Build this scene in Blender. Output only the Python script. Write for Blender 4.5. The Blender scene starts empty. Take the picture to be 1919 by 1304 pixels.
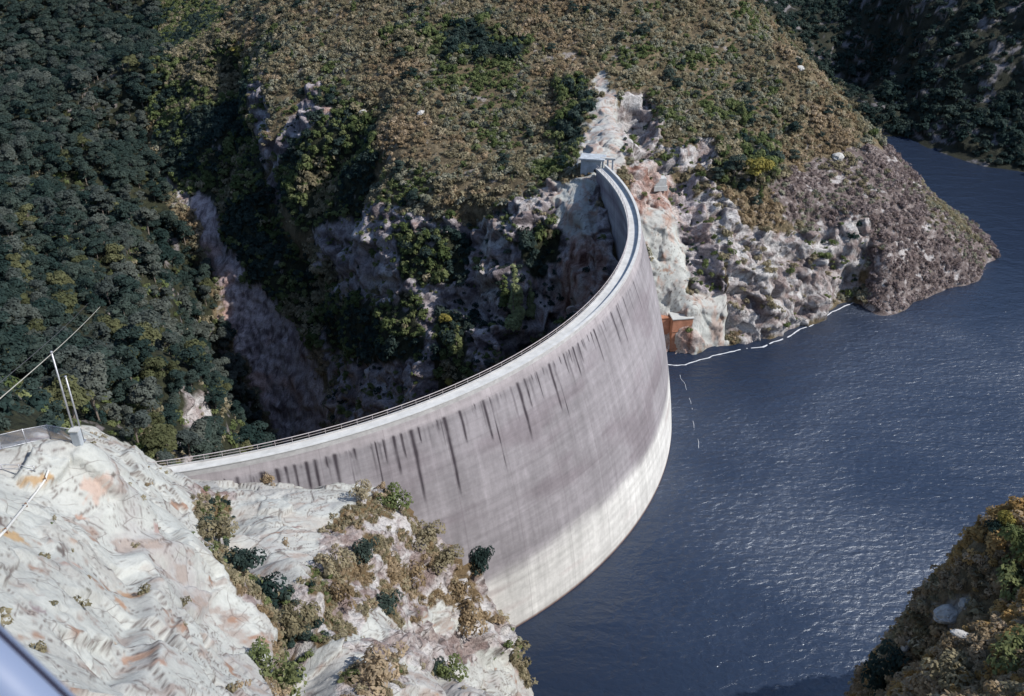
import bpy, bmesh, math, random
import numpy as np
from mathutils import Vector, kdtree
from mathutils.bvhtree import BVHTree

# ---------------------------------------------------------------- camera, sky, sun, exposure
SC = bpy.context.scene
COL = SC.collection
PW, PH, PF = 1919.0, 1304.0, 1752.0            # photograph size and focal length in its pixels
CAM = np.array([0.0, 0.0, 145.3])
PITCH = math.radians(30.23)
cam = bpy.data.cameras.new('camera')
cam.sensor_width = 36.0
cam.lens = 36.0 * PF / PW
cam.clip_start, cam.clip_end = 0.1, 6000
cam.dof.use_dof = True
cam.dof.focus_distance = 200.0
cam.dof.aperture_fstop = 4.0
camo = bpy.data.objects.new('camera', cam)
camo.location = CAM
camo.rotation_euler = (math.pi/2 - PITCH, 0, 0)
COL.objects.link(camo)
SC.camera = camo

SUN_AZ, SUN_EL = math.radians(103), math.radians(44)      # azimuth: to the right of straight ahead (+Y)
world = bpy.data.worlds.new('World'); SC.world = world; world.use_nodes = True
wn = world.node_tree; wn.nodes.clear()
sky = wn.nodes.new('ShaderNodeTexSky'); sky.sky_type = 'NISHITA'; sky.sun_disc = False
sky.sun_elevation = SUN_EL; sky.sun_rotation = SUN_AZ
sky.altitude = 300; sky.air_density = 1.0; sky.dust_density = 0.6; sky.ozone_density = 1.5
bg = wn.nodes.new('ShaderNodeBackground'); bg.inputs[1].default_value = 0.145
wo = wn.nodes.new('ShaderNodeOutputWorld')
wn.links.new(sky.outputs[0], bg.inputs[0]); wn.links.new(bg.outputs[0], wo.inputs[0])
sun = bpy.data.lights.new('sun', 'SUN'); sun.energy = 4.6; sun.angle = math.radians(0.5); sun.color = (1.0, 0.95, 0.88)
suno = bpy.data.objects.new('sun', sun); COL.objects.link(suno)
sdir = Vector((math.sin(SUN_AZ)*math.cos(SUN_EL), math.cos(SUN_AZ)*math.cos(SUN_EL), math.sin(SUN_EL)))
suno.rotation_euler = sdir.to_track_quat('Z', 'Y').to_euler()
suno.location = (150, 150, 300)
SC.view_settings.view_transform = 'Standard'; SC.view_settings.look = 'None'
SC.view_settings.exposure = 0.2; SC.view_settings.gamma = 1.0
SC.view_settings.use_curve_mapping = False

random.seed(7)
RNG = np.random.default_rng(7)

# ---------------------------------------------------------------- helpers
_R = np.array([1.0, 0, 0]); _F = np.array([0, math.cos(PITCH), -math.sin(PITCH)]); _U = np.array([0, math.sin(PITCH), math.cos(PITCH)])
def ray(px, py):
    return _F + _R*((px - PW/2)/PF) - _U*((py - PH/2)/PF)
def at_t(px, py, t): return CAM + ray(px, py)*t
def at_z(px, py, z):
    d = ray(px, py); return CAM + d*((z - CAM[2])/d[2])

_TAB = np.random.default_rng(99).uniform(-1, 1, 64*64*64).astype(np.float32)
def vhash(ix, iy, iz, seed):
    a = (ix + seed*29) & 63; b = (iy + seed*13 + (seed >> 3)) & 63; c = (iz + seed*47) & 63
    return _TAB[(a << 12) | (b << 6) | c]
def vnoise(P, scale, seed=0):
    """smooth 3D value noise in -1..1, feature size = scale"""
    Q = (P/scale).astype(np.float32) + np.float32(1000.37)
    I = np.floor(Q); f = Q - I; f = f*f*(3-2*f); I = I.astype(np.int32)
    a0 = ((I[:, 0] + seed*29) & 63) << 12; a1 = ((I[:, 0] + 1 + seed*29) & 63) << 12
    b0 = ((I[:, 1] + seed*13 + (seed >> 3)) & 63) << 6; b1 = ((I[:, 1] + 1 + seed*13 + (seed >> 3)) & 63) << 6
    c0 = (I[:, 2] + seed*47) & 63; c1 = (I[:, 2] + 1 + seed*47) & 63
    fx_, fy_, fz_ = f[:, 0], f[:, 1], f[:, 2]
    def lz(k): u = _TAB[k | c0]; return u + (_TAB[k | c1]-u)*fz_
    def ly(a): u = lz(a | b0); return u + (lz(a | b1)-u)*fy_
    u = ly(a0); return u + (ly(a1)-u)*fx_
def fbm(P, scale, octs=4, seed=0, gain=0.5):
    a, s, o, tot = 1.0, scale, 0, 0
    for k in range(octs):
        o = o + a*vnoise(P, s, seed+k*17); tot += a; a *= gain; s *= 0.5
    return o/tot
def ridged(P, scale, octs=4, seed=0):
    a, s, o, tot = 1.0, scale, 0, 0
    for k in range(octs):
        o = o + a*(1-2*np.abs(vnoise(P, s, seed+k*31))); tot += a; a *= 0.55; s *= 0.48
    return o/tot

def sstep(v, a, b):
    t = np.clip((v-a)/(b-a), 0, 1); return t*t*(3-2*t)

def mesh_obj(name, verts, faces, mat=None, parent=None, smooth=False):
    me = bpy.data.meshes.new(name)
    me.from_pydata([tuple(v) for v in verts], [], faces)
    if smooth: me.polygons.foreach_set('use_smooth', [True]*len(me.polygons))
    if mat: me.materials.append(mat)
    me.update()
    return link(name, me, parent)
def link(name, data, parent=None):
    o = bpy.data.objects.new(name, data); COL.objects.link(o)
    if parent is not None: o.parent = parent
    return o
def tag(o, label=None, cat=None, group=None, kind=None):
    for k, v in (('label', label), ('category', cat), ('group', group), ('kind', kind)):
        if v: o[k] = v
    return o

# ---------------------------------------------------------------- dam geometry (plan: circular arc; crest 50.7 m over the water)
DC = np.array([-83.7, 234.3]); DR = 117.2; CZ = 50.7
A0, A1 = math.radians(-78.5), math.radians(17.5)
def dam_up(ang, z):
    """radius of the upstream face"""
    u = (ang - A0)/(A1 - A0)
    crown = 4*u*(1-u)
    d = CZ - z
    g = 1 - ((d - 66)/66.0)**2                       # 0 at the crest, 1 at 66 m below it
    return DR + 14.5*(0.35+0.65*crown)*np.clip(g, -1, 1)
def dam_dn(ang, z):
    d = CZ - z
    return DR - 3.0 - 0.0*d + np.where(d > 3, (dam_up(ang, z) - DR)*0.62 - 0.035*(d-3), 0)
def dpt(ang, r, z): return (DC[0]+r*math.cos(ang), DC[1]+r*math.sin(ang), z)

# ---------------------------------------------------------------- terrain: surveyed points -> smooth height field
CP = []
def Z(*a):
    for px, py, z in a: CP.append(at_z(px, py, z))
def T(*a):
    for px, py, t in a: CP.append(at_t(px, py, t))
def TC(*a):                                              # the gorge wall shaped leaning back, foot nearer than brow, to catch more sun
    for px, py, t in a: CP.append(at_t(px, py, t - float(np.interp(py, [350, 450, 560, 650, 740, 800], [0, 5, 14, 23, 30, 34]))*float(np.interp(px, [560, 700], [0, 1]))))
def X(*a):
    for p in a: CP.append(np.array(p, float))
# near abutment rock and the cut slab, viewer's hill
T((0,835,88),(80,815,87),(150,800,86),(200,830,98),(250,860,120),(0,900,80),(100,900,84),(200,920,96),(0,1000,66),(150,1000,76),(280,960,108),
  (0,1150,53),(150,1150,62),(300,1100,88),(0,1304,45),(150,1304,52),(250,1250,62),(300,1304,62),(400,1200,88),(450,1304,76),(600,1304,95),
  (380,1020,118),(450,1080,112),(520,1160,108),(560,1060,128),(600,1100,124),(600,1000,142),(480,960,142),(620,950,150),(700,1050,142),(700,1150,132),(640,1200,112),(800,1150,150),(800,1250,140),(850,1080,162),(900,1200,166),(750,980,156))
for px, py, z in ((300,884,50.5),(340,897,48.5),(480,905,46),(600,908,41.5),(700,915,37.5),(750,945,33),(800,978,28),(850,1020,21.5),(900,1075,13),(930,1140,3),(940,1158,0)):
    ang = math.radians(-78.5)
    CP.append(at_z(px, py, z))
Z((955,1200,1),(975,1250,1),(992,1304,1))
X((0,1,143.5),(0,-40,150),(-50,-20,150),(50,-20,146),(-6,12,128),(0,30,92),(0,60,62),(2,90,32),(-60,20,140),(-70,60,118),(-100,60,125),(-100,0,150),(-66,90,92),(-90,100,95),(-72,112,62),(-80,125,56))
# just behind the slab, down to the gorge
T((100,780,150),(200,780,165),(0,700,190),(100,700,190),(200,700,200),(300,800,180),(290,850,170),(250,740,190),(330,720,205),(380,690,222),(350,780,205),(390,740,215))
X((-66,138,44),(-60,150,24),(-52,160,0),(-40,175,-45),(-20,190,-75),(0,215,-80),(-30,215,-88),(-60,240,-88),(10,240,-60))
# left forest slope
T((0,600,230),(100,600,235),(200,600,240),(300,600,262),(0,500,275),(100,500,282),(200,500,290),(290,500,310),(0,400,320),(100,400,330),(200,400,340),(250,400,345),
  (0,300,375),(100,300,385),(200,300,395),(0,240,430),(100,200,450),(200,140,470),(250,120,485))
T((0,180,640),(0,80,720),(0,-20,780),(150,110,680),(150,30,740),(150,-50,800),(280,60,720),(280,-40,790),(380,-30,760))
X((-420,380,60),(-380,260,80),(-300,160,120),(-200,100,130),(-150,160,80),(-500,600,60),(-330,560,-10),(-270,520,-8),(-520,900,120),(-300,950,110),(-100,950,120))
# gorge floor
T((460,820,352),(430,720,362),(410,640,370),(380,540,382),(340,440,395),(300,360,415),(275,270,450),(280,180,500))
X((-95,300,-72),(-80,275,-80),(-130,345,-45))
# gorge right wall, talus chute
T((600,800,352),(560,760,362),(520,680,366),(470,580,374),(430,480,384),(390,400,396),(350,350,410),(310,300,430))
TC((680,790,338),(640,680,345),(600,600,350),(560,500,362),(500,400,378),(450,330,390),(400,250,405),(340,200,440),(330,100,480),(400,60,470))
TC((720,700,326),(700,620,330),(650,540,338),(620,430,345),(560,330,356),(500,260,370),(470,180,385),(590,180,372),(540,240,368))
TC((780,740,318),(850,690,308),(800,600,308),(720,500,315),(690,420,318),(700,320,326),(640,250,350),(760,420,308))
# cliffs behind the dam and the scrub dome above them
TC((950,650,298),(900,560,298),(960,560,294),(880,450,295),(940,400,288),(820,380,302),(900,330,300),(1030,420,284),(1000,500,288),(1040,600,288),(1080,350,282),(1080,420,280),(1100,480,281),(1110,540,284),(1030,340,288))
T((720,260,335),(800,280,318),(900,260,322),(1000,280,312),(1060,270,308),(760,160,350),(900,160,345),(1030,180,335),(1090,220,316),(620,60,395),(760,40,385),(900,20,385),(1030,40,372),(520,40,420),(450,0,460),(700,-40,410),(900,-60,410),(1100,-60,390))
# spine above the far abutment
T((1130,145,332),(1130,200,312),(1135,250,298),(1140,300,286),(1105,310,285),(1200,200,322),(1190,240,318),(1235,230,312),(1160,180,322),(1130,60,362),(1200,100,345),(1230,300,300))
# right part of the hill, its skyline and shore
T((1300,280,306),(1240,340,292),(1300,340,297),(1400,300,306),(1250,420,284),(1300,450,287),(1250,520,285),(1310,540,286),(1260,565,284),(1300,590,282),(1380,480,288),(1380,560,285),(1450,420,296),(1450,540,290),(1520,440,300),(1550,500,300),(1600,420,308),(1650,480,308),
  (1300,150,338),(1300,50,365),(1400,100,352),(1400,200,330),(1480,180,338),(1500,300,318),(1580,260,328),(1570,340,318),(1660,350,322),(1400,0,378),(1500,100,352),(1560,180,342),(1640,262,334),(1700,330,336),(1780,400,340),(1720,420,322),(1800,470,328))
Z((1232,662,-1),(1260,668,-1),(1330,658,-1),(1400,645,-1),(1470,622,-1),(1540,592,-1),(1595,575,-1),(1640,603,-1),(1720,572,-1),(1780,545,-1),(1850,510,-1),(1885,480,-1),(1860,455,-1),(1800,395,-3),(1720,340,-3))
X((120,400,20),(150,380,-2),(100,460,50),(160,440,0),(130,560,60),(60,480,95),(-40,480,95),(-120,560,70),(0,600,110),(150,700,90))
# far shore on the right and its slope
Z((1940,332,-1),(1850,318,-1),(1780,296,-1),(1700,262,-1),(1620,180,-1),(1540,90,-1))
T((1919,270,440),(1850,240,448),(1780,200,468),(1700,150,500),(1620,80,545),(1560,20,600),(1919,180,452),(1850,130,464),(1780,90,486),(1700,40,520),(1620,-20,575),(1919,80,468),(1919,-20,488),(1800,-20,505),(1700,-60,545),(1919,-120,510),(1800,-120,530))
X((310,440,90),(420,420,140),(450,560,180),(400,700,190),(250,800,160),(360,330,10),(420,250,40),(480,150,60))
# reservoir bed
X((40,120,-25),(70,150,-40),(60,200,-55),(40,170,-60),(100,220,-35),(150,250,-25),(220,300,-25),(200,380,-20),(180,180,-30),(250,230,-25),(300,330,-15),(110,130,-12),(190,90,-15),(60,235,-25),(90,240,-22),(300,180,-10),(60,108,-4))
# knoll, bottom right
T((1919,1005,104),(1860,1012,102),(1815,1022,101),(1800,1045,100),(1770,1110,98),(1755,1185,96),(1728,1270,97),(1705,1304,98),(1750,1100,94),(1850,1080,93),(1919,1080,92),(1800,1200,85),(1919,1200,80),(1720,1270,84),(1850,1304,76),(1700,1304,82))
X((45,80,38),(43,86,15),(42,92,-6),(54,96,40),(60,104,10),(75,100,55),(90,110,40),(80,60,90),(120,60,90),(60,30,120),(110,90,62),(27,66,24),(15,78,6),(33,72,18),(26,100,-12),(12,100,-4),(18,48,78),(30,30,108),(20,90,-2),(140,110,30))
CPA = np.array(CP)

class Field:
    def __init__(s, pts, c=3.0, lam=0.6):
        s.p = pts[:, :2]; s.c = c; n = len(pts)
        K = -np.sqrt(((s.p[:, None]-s.p[None])**2).sum(-1) + c*c)
        A = np.zeros((n+3, n+3)); A[:n, :n] = K + lam*np.eye(n)
        Q = np.c_[np.ones(n), s.p/100]; A[:n, n:] = Q; A[n:, :n] = Q.T
        b = np.zeros(n+3); b[:n] = pts[:, 2]
        s.w = np.linalg.solve(A, b)
    def __call__(s, xy):
        out = np.empty(len(xy)); n = len(s.p)
        for i in range(0, len(xy), 20000):
            q = xy[i:i+20000].astype(np.float32); p = s.p.astype(np.float32)
            d2 = (q[:, None, 0]-p[None, :, 0])**2 + (q[:, None, 1]-p[None, :, 1])**2
            K = -np.sqrt(d2 + np.float32(s.c**2))
            out[i:i+20000] = K.astype(np.float64) @ s.w[:n] + s.w[n] + (q @ s.w[n+1:])/100
        return out
HF = Field(CPA)
# === MESH
# surface classes seen in the photograph: painted as outlines, cast onto the terrain, then looked up in 3D
CLS = ['white', 'nat', 'red', 'scree', 'grey', 'heath', 'green', 'forest', 'brush', 'mix', 'dark']
CI = {n: i for i, n in enumerate(CLS)}
POLY = [
 ('heath', [(-300,-300),(2300,-300),(2300,1500),(-300,1500)]),
 ('forest', [(-300,-300),(300,-300),(300,0),(290,150),(270,270),(330,420),(400,560),(480,760),(520,870),(300,880),(160,800),(-300,840)]),
 ('dark', [(1420,-300),(2300,-300),(2300,350),(1850,335),(1700,310),(1640,250),(1550,150),(1480,60),(1400,-20)]),
 ('green', [(300,-60),(390,-60),(420,60),(470,120),(480,330),(590,560),(650,700),(560,640),(420,470),(300,320),(285,200)]),
 ('green', [(500,320),(600,170),(690,200),(700,300),(640,420),(560,430)]),
 ('green', [(1040,150),(1110,150),(1100,230),(1075,290),(1040,260)]),
 ('green', [(700,60),(900,40),(1000,80),(960,120),(780,120)]),
 ('green', [(560,560),(600,440),(700,380),(700,500),(660,640),(600,640)]),
 ('grey', [(580,430),(700,380),(760,400),(880,420),(960,370),(1040,340),(1130,330),(1150,520),(1050,620),(850,730),(720,800),(660,740),(620,600)]),
 ('green', [(740,440),(865,440),(875,520),(760,530)]),
 ('green', [(600,560),(780,545),(800,660),(690,690),(600,640)]),
 ('green', [(960,450),(1050,430),(1050,500),(1000,520)]),
 ('green', [(820,580),(880,600),(890,720),(820,730)]),
 ('nat', [(880,410),(960,385),(1030,340),(1045,365),(965,430),(930,480),(925,560),(880,560),(885,470)]),
 ('nat', [(690,520),(740,510),(760,560),(700,570)]),
 ('white', [(1035,345),(1118,322),(1120,440),(1062,455),(1040,400)]),
 ('red', [(1062,452),(1122,430),(1140,540),(1065,610),(1040,560)]),
 ('grey', [(465,140),(505,160),(500,260),(545,230),(575,160),(610,155),(595,230),(540,290),(510,335),(505,420),(488,350),(475,270)]),
 ('red', [(596,202),(616,212),(614,242),(600,240)]),
 ('scree', [(355,345),(400,385),(430,455),(480,535),(555,600),(590,690),(630,810),(520,830),(480,740),(430,610),(390,500),(368,420)]),
 ('nat', [(283,300),(300,308),(362,378),(350,398)]),
 ('grey', [(588,620),(640,690),(715,790),(650,810),(612,710)]),
 ('nat', [(340,730),(395,745),(405,800),(375,860),(335,880),(345,800)]),
 ('white', [(1115,138),(1142,138),(1150,170),(1172,205),(1168,270),(1172,300),(1152,325),(1125,325),(1082,315),(1098,240),(1115,200)]),
 ('nat', [(1165,190),(1190,165),(1222,175),(1240,230),(1235,280),(1180,295),(1165,230)]),
 ('nat', [(1165,270),(1260,270),(1340,258),(1352,300),(1300,322),(1180,312)]),
 ('red', [(1168,318),(1262,318),(1276,395),(1215,420),(1190,390)]),
 ('white', [(1192,400),(1272,392),(1297,450),(1287,545),(1225,560),(1205,500)]),
 ('grey', [(1262,330),(1310,335),(1335,430),(1375,560),(1350,580),(1300,545),(1290,450)]),
 ('nat', [(1315,325),(1400,420),(1440,440),(1640,400),(1635,470),(1605,545),(1500,610),(1400,650),(1375,610),(1375,520),(1330,430)]),
 ('white', [(1225,552),(1372,545),(1385,640),(1300,672),(1225,672)]),
 ('red', [(1225,585),(1292,588),(1325,655),(1225,680)]),
 ('green', [(1335,275),(1460,255),(1465,345),(1350,355)]),
 ('brush', [(1440,345),(1560,285),(1650,262),(1730,350),(1910,475),(1880,520),(1780,555),(1650,615),(1602,600),(1640,470),(1640,400),(1500,430)]),
 ('white', [(-300,840),(0,838),(160,798),(240,832),(300,880),(345,900),(700,908),(1010,1320),(1010,1500),(-300,1500)]),
 ('mix', [(600,985),(715,915),(765,925),(900,1030),(950,1160),(880,1185),(820,1110),(780,1175),(700,1150),(640,1200),(580,1180),(560,1110),(590,1050)]),
 ('nat', [(640,1210),(780,1170),(900,1180),(950,1180),(960,1230),(860,1230),(800,1260),(720,1240)]),
 ('mix', [(650,1250),(740,1240),(770,1290),(680,1310),(640,1290)]),
 ('mix', [(355,915),(440,925),(455,1000),(520,1090),(590,1120),(600,1200),(560,1310),(500,1290),(520,1190),(440,1130),(390,1050),(362,980)]),
 ('heath', [(1540,1500),(1540,1304),(1655,1200),(1675,1100),(1725,1015),(1919,965),(2300,900),(2300,1500)]),
 ('white', [(1745,1150),(1825,1118),(1832,1130),(1790,1172),(1760,1168)]),
 ('white', [(1772,1180),(1790,1178),(1832,1200),(1820,1208)]),
]
def in_poly(px, py, poly):
    c = np.zeros(len(px), bool); n = len(poly); j = n-1
    for i in range(n):
        xi, yi = poly[i]; xj, yj = poly[j]
        if yi != yj:
            m = ((yi > py) != (yj > py)) & (px < (xj-xi)*(py-yi)/(yj-yi) + xi)
            c ^= m
        j = i
    return c

def polar(az, r):
    A_, R_ = np.meshgrid(az, r, indexing='ij')
    return np.stack([(R_*np.sin(A_)).ravel(), (R_*np.cos(A_)).ravel()], 1)
def grid_faces(na, nr):
    idx = np.arange(na*nr).reshape(na, nr)
    return np.stack([idx[:-1, :-1], idx[:-1, 1:], idx[1:, 1:], idx[1:, :-1]], -1).reshape(-1, 4)

_az = np.radians(np.linspace(-75, 75, 330)); _r = np.geomspace(3, 3000, 560)
_bz = HF(polar(_az, _r)); 
BASE = np.c_[polar(_az, _r), _bz]
BVH0 = BVHTree.FromPolygons(BASE.tolist(), grid_faces(len(_az), len(_r)).tolist(), all_triangles=False)
def cast(px, py, bvh=None):
    d = ray(px, py)
    h = (bvh or BVH0).ray_cast(Vector(CAM), Vector(d))
    return None if h[0] is None else np.array(h[0])
gx, gy = np.meshgrid(np.arange(-150, 2080, 9), np.arange(-60, 1370, 9)); gx = gx.ravel().astype(float); gy = gy.ravel().astype(float)
gc = np.zeros(len(gx), int)
for n, poly in POLY: gc[in_poly(gx, gy, poly)] = CI[n]
seeds, seedc = [], []
for x, y, c in zip(gx, gy, gc):
    h = cast(x, y)
    if h is not None and h[2] > -95: seeds.append(h); seedc.append(c)
seeds = np.array(seeds); seedc = np.array(seedc)
KD = kdtree.KDTree(len(seeds))
for i, p in enumerate(seeds): KD.insert(p, i)
KD.balance()

# gullies and hollows: polylines (photo outline points cast onto the base), width m, depth m
def carve_line(pts, width, depth):
    P = [cast(*p) for p in pts]; P = [p for p in P if p is not None]
    Q = []
    for a, b in zip(P[:-1], P[1:]):
        n = max(2, int(np.linalg.norm(b-a)/(width*0.4)))
        for k in range(n): Q.append(a + (b-a)*k/n)
    return np.array(Q+[P[-1]]), width, depth
CARVE = [carve_line([(430,945),(455,1010),(500,1090),(545,1160),(590,1200),(585,1304)], 4.5, 4.6),
         carve_line([(1280,340),(1300,430),(1335,520),(1375,560),(1378,620)], 6.5, 5.5),
         carve_line([(1190,215),(1195,260),(1215,290)], 7.0, 6.0),
         carve_line([(1420,470),(1490,430),(1530,400)], 4.0, 3.0),
         carve_line([(1590,560),(1625,470),(1650,420)], 4.5, 4.0),
         carve_line([(640,690),(600,610),(560,500),(500,420),(490,330),(450,250)], 8.0, 6.0),
         carve_line([(690,330),(640,430),(610,520)], 9.0, 7.0),
         carve_line([(880,560),(930,640),(960,660)], 7.0, 5.0),
         carve_line([(870,430),(870,520),(820,570)], 7.0, 5.0),
         carve_line([(1010,560),(1040,470),(1070,430)], 5.0, 3.5),
         carve_line([(1125,560),(1118,450),(1112,360)], 4.0, 2.5),
         carve_line([(690,200),(650,280),(600,330)], 10.0, 6.0),
         carve_line([(840,1180),(800,1130),(790,1080)], 2.5, 1.6),
         carve_line([(800,1180),(830,1250),(860,1300)], 2.5, 1.8),
         carve_line([(400,330),(430,240),(420,120)], 12.0, 9.0)]

# final grid: fine inside the view, columns re-spaced by visible arc length
az = np.radians(np.concatenate([np.linspace(-75, -41, 30)[:-1], np.linspace(-41, -29, 110)[:-1], np.linspace(-29, 29, 760), np.linspace(29, 41, 110)[1:], np.linspace(41, 75, 30)[1:]]))
NA, NR = len(az), 1300
bz2 = _bz.reshape(len(_az), len(_r))
# one radial spacing for every column: dense where the visible ground is steep
th = np.arctan2(CAM[2]-bz2, _r[None]); tanv = (CAM[2]-bz2)/_r[None]
hor = np.minimum.accumulate(np.where((_r < 26)[None], 9.0, tanv), axis=1)
vis_ = (tanv <= hor + 0.02) & (tanv < 1.25) & (tanv > 0.14) & (bz2 > -2) | ((tanv <= hor + 0.02) & (np.sin(_az)[:, None]*_r[None] < 0) & (tanv < 1.25) & (tanv > 0.14))
vis_ &= (np.abs(_az) < math.radians(30))[:, None]
dth = np.abs(np.gradient(th, axis=1))/np.gradient(_r)[None]*vis_
dens = (np.mean(dth**2.0, axis=0))**0.5
dens = np.convolve(np.pad(dens, 6, 'edge'), np.ones(13)/13, 'valid')
dens = dens + 0.10*dens.max()*np.exp(-((_r-90)/90.0)**2)*0.3 + 0.35/np.maximum(_r, 30)**1.0*0.02 + 1e-6
dens[_r < 24] = 0.15/np.maximum(_r[_r < 24], 3)*0.1
cw = np.cumsum(dens*np.gradient(_r)); cw = (cw-cw[0])/(cw[-1]-cw[0])
R1 = np.interp(np.linspace(0, 1, NR), cw, _r)
R = np.repeat(R1[None], NA, 0)
xy = np.stack([(R*np.sin(az)[:, None]).ravel(), (R*np.cos(az)[:, None]).ravel()], 1)
P0 = np.c_[xy, HF(xy)]
# normals of the base
G = P0.reshape(NA, NR, 3)
def grid_normals(G):
    da = np.gradient(G, axis=0); dr_ = np.gradient(G, axis=1)
    n = np.cross(da, dr_); n /= (np.linalg.norm(n, axis=2, keepdims=True)+1e-9)
    n *= np.sign(n[..., 2:3]+1e-6)
    return n
N0 = grid_normals(G).reshape(-1, 3)
# class lookup with jittered position so that outlines are ragged
jit = np.stack([fbm(P0, 5.0, 3, 5), fbm(P0, 5.0, 3, 6), fbm(P0, 5.0, 3, 7)], 1)
dcam = np.linalg.norm(P0-CAM, axis=1)
Q = P0 + jit*np.clip(dcam*0.012, 0.8, 5)[:, None]
cls = np.fromiter((seedc[KD.find(q)[1]] for q in Q.tolist()), dtype=np.int64, count=len(Q))
# soften class weights over the grid
Wt = {}
for n in CLS:
    m = (cls == CI[n]).astype(np.float32).reshape(NA, NR)
    m = (m + np.roll(m, 1, 0) + np.roll(m, -1, 0) + np.roll(m, 1, 1) + np.roll(m, -1, 1) + np.roll(m, 2, 0) + np.roll(m, -2, 0) + np.roll(m, 2, 1) + np.roll(m, -2, 1))/9
    Wt[n] = m.ravel()
def blocks(P, size, seed, tilt):
    c, s = math.cos(tilt), math.sin(tilt)
    wp = np.stack([vnoise(P, size*3, seed+1), vnoise(P, size*3, seed+2), vnoise(P, size*3, seed+3)], 1)*size*0.55
    q = P + wp
    a = (q[:, 0]*c + q[:, 2]*s)/(size*1.7); b = q[:, 1]/(size*1.2); z = (-q[:, 0]*s + q[:, 2]*c)/(size*0.8)
    return vhash(np.floor(a).astype(np.int64), np.floor(b + 0.37*np.floor(z)).astype(np.int64), np.floor(z).astype(np.int64), seed)
rock = Wt['nat'] + Wt['grey'] + 0.7*Wt['red'] + 0.55*Wt['mix'] + 0.5*Wt['dark']
near = np.clip((190-dcam)/60, 0, 1)
big = np.where(near > 0.5, 0.6, 1.0)
E1 = np.array([0.60, 0.70, -0.38]); E1 /= np.linalg.norm(E1); E2 = np.cross(E1, [0, 0, 1.0]); E2 /= np.linalg.norm(E2); E3 = np.cross(E1, E2)
BED = np.stack([P0@E1, P0@E2, P0@E3], 1)                      # bedding frame of the quartzite: first axis along the beds
def saw(P, direc, h, seed, warp=0.35):
    """jointed ledges: planar ramps that break off in crisp steps, each bed with its own relief"""
    d = np.asarray(direc, float); d = d/np.linalg.norm(d)
    q = (P@d)/h + warp*fbm(P, h*3.2, 2, seed)
    k = np.floor(q); fr = q-k
    side = np.floor(fbm(P, h*1.9, 1, seed+5)*3.0)
    amp = 0.35+0.65*np.abs(vhash(k.astype(np.int64), side.astype(np.int64), k.astype(np.int64)*0, seed+9))
    return (fr-0.5)*amp
def facets(P, size, seed, tilt=0.45, off=0.5):
    """fractured rock: nearest-cell blocks, each a tilted plane with its own offset; also the distance to the joint"""
    Q = (P/size).astype(np.float32); I = np.floor(Q).astype(np.int32)
    f1 = np.full(len(P), 1e9, np.float32); f2 = f1.copy(); val = np.zeros(len(P), np.float32); rnd = val.copy()
    for dx in (-1, 0, 1):
        for dy in (-1, 0, 1):
            for dz in (-1, 0, 1):
                a, b, c = I[:, 0]+dx, I[:, 1]+dy, I[:, 2]+dz
                hx, hy, hz = vhash(a, b, c, seed)*0.5, vhash(a, b, c, seed+1)*0.5, vhash(a, b, c, seed+2)*0.5
                ex, ey, ez = Q[:, 0]-(a+0.5+hx*0.9), Q[:, 1]-(b+0.5+hy*0.9), Q[:, 2]-(c+0.5+hz*0.9)
                d = ex*ex + ey*ey + ez*ez
                m = d < f1
                f2 = np.where(m, f1, np.minimum(f2, d))
                v = tilt*2*(ex*hz + ey*hx + ez*hy) + off*vhash(a, b, c, seed+3)
                val = np.where(m, v, val); rnd = np.where(m, vhash(a, b, c, seed+7), rnd); f1 = np.where(m, d, f1)
    return val*size, (np.sqrt(f2)-np.sqrt(f1))*size, rnd
def on_mask(m, fn, *a):
    ix = np.where(m)[0]; o1 = np.zeros(len(P0), np.float32); o2 = np.full(len(P0), 9.0, np.float32); o3 = np.zeros(len(P0), np.float32)
    o1[ix], o2[ix], o3[ix] = fn(*[q[ix] if isinstance(q, np.ndarray) and len(q) == len(P0) else q for q in a]); return o1, o2, o3
rk = rock + Wt['white'] + Wt['scree']; inv_ = (np.abs(np.arctan2(P0[:, 0], P0[:, 1])) < math.radians(44)) & (dcam < 600)
wq = P0 + 0.6*np.stack([fbm(P0, 4, 2, 61), fbm(P0, 4, 2, 62), fbm(P0, 4, 2, 63)], 1)
bq = np.stack([wq@E1*0.55, wq@E2, wq@E3*1.25], 1)
fZ, eZ, cZ = on_mask((rk > 0.05) & inv_, facets, bq, 14.0, 69, 0.7, 0.1)
fzg = fZ.reshape(NA, NR)
for ax_ in (0, 1):
    for k_ in (1, 2): fzg = (np.roll(fzg, k_, ax_) + fzg + np.roll(fzg, -k_, ax_))/3.0
fZ = np.where(near > 0.3, fzg.ravel(), fZ)
fA, eA, cA = on_mask((rk > 0.05) & inv_, facets, bq, 5.5, 71, 0.6)
fB, eB, cB = on_mask((rk > 0.05) & inv_, facets, bq, 2.2, 75, 0.6)
fC, eC, cC = on_mask((rk > 0.05) & inv_ & (dcam < 190), facets, bq, 0.9, 79, 0.6)
rib = ridged(P0*np.array([1, 1, 0.28]), 15, 2, 3)
D = rock*big*(0.35*fZ + 0.60*fA + 0.62*fB + 0.45*fC) + (0.8*Wt['grey'] + 0.5*Wt['green'] + 0.9*Wt['dark'])*(2.6*rib)*(1-near)
gtn = sstep(fbm(P0, 8, 2, 29), -0.15, 0.3)
D += Wt['white']*(0.35*fbm(P0, 16, 2, 21, 0.42) + near*(0.13*fZ + 0.18*fA + 0.15*fB*gtn + 0.16*fC*gtn) + (1-near)*(0.10*fZ + 0.20*fA + 0.22*fB))
D += Wt['scree']*(0.25*fA + 0.5*fB)
sp = P0*np.array([1, 1, 0.35])
D += Wt['scree']*(1.0*ridged(sp, 9, 2, 31))
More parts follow.
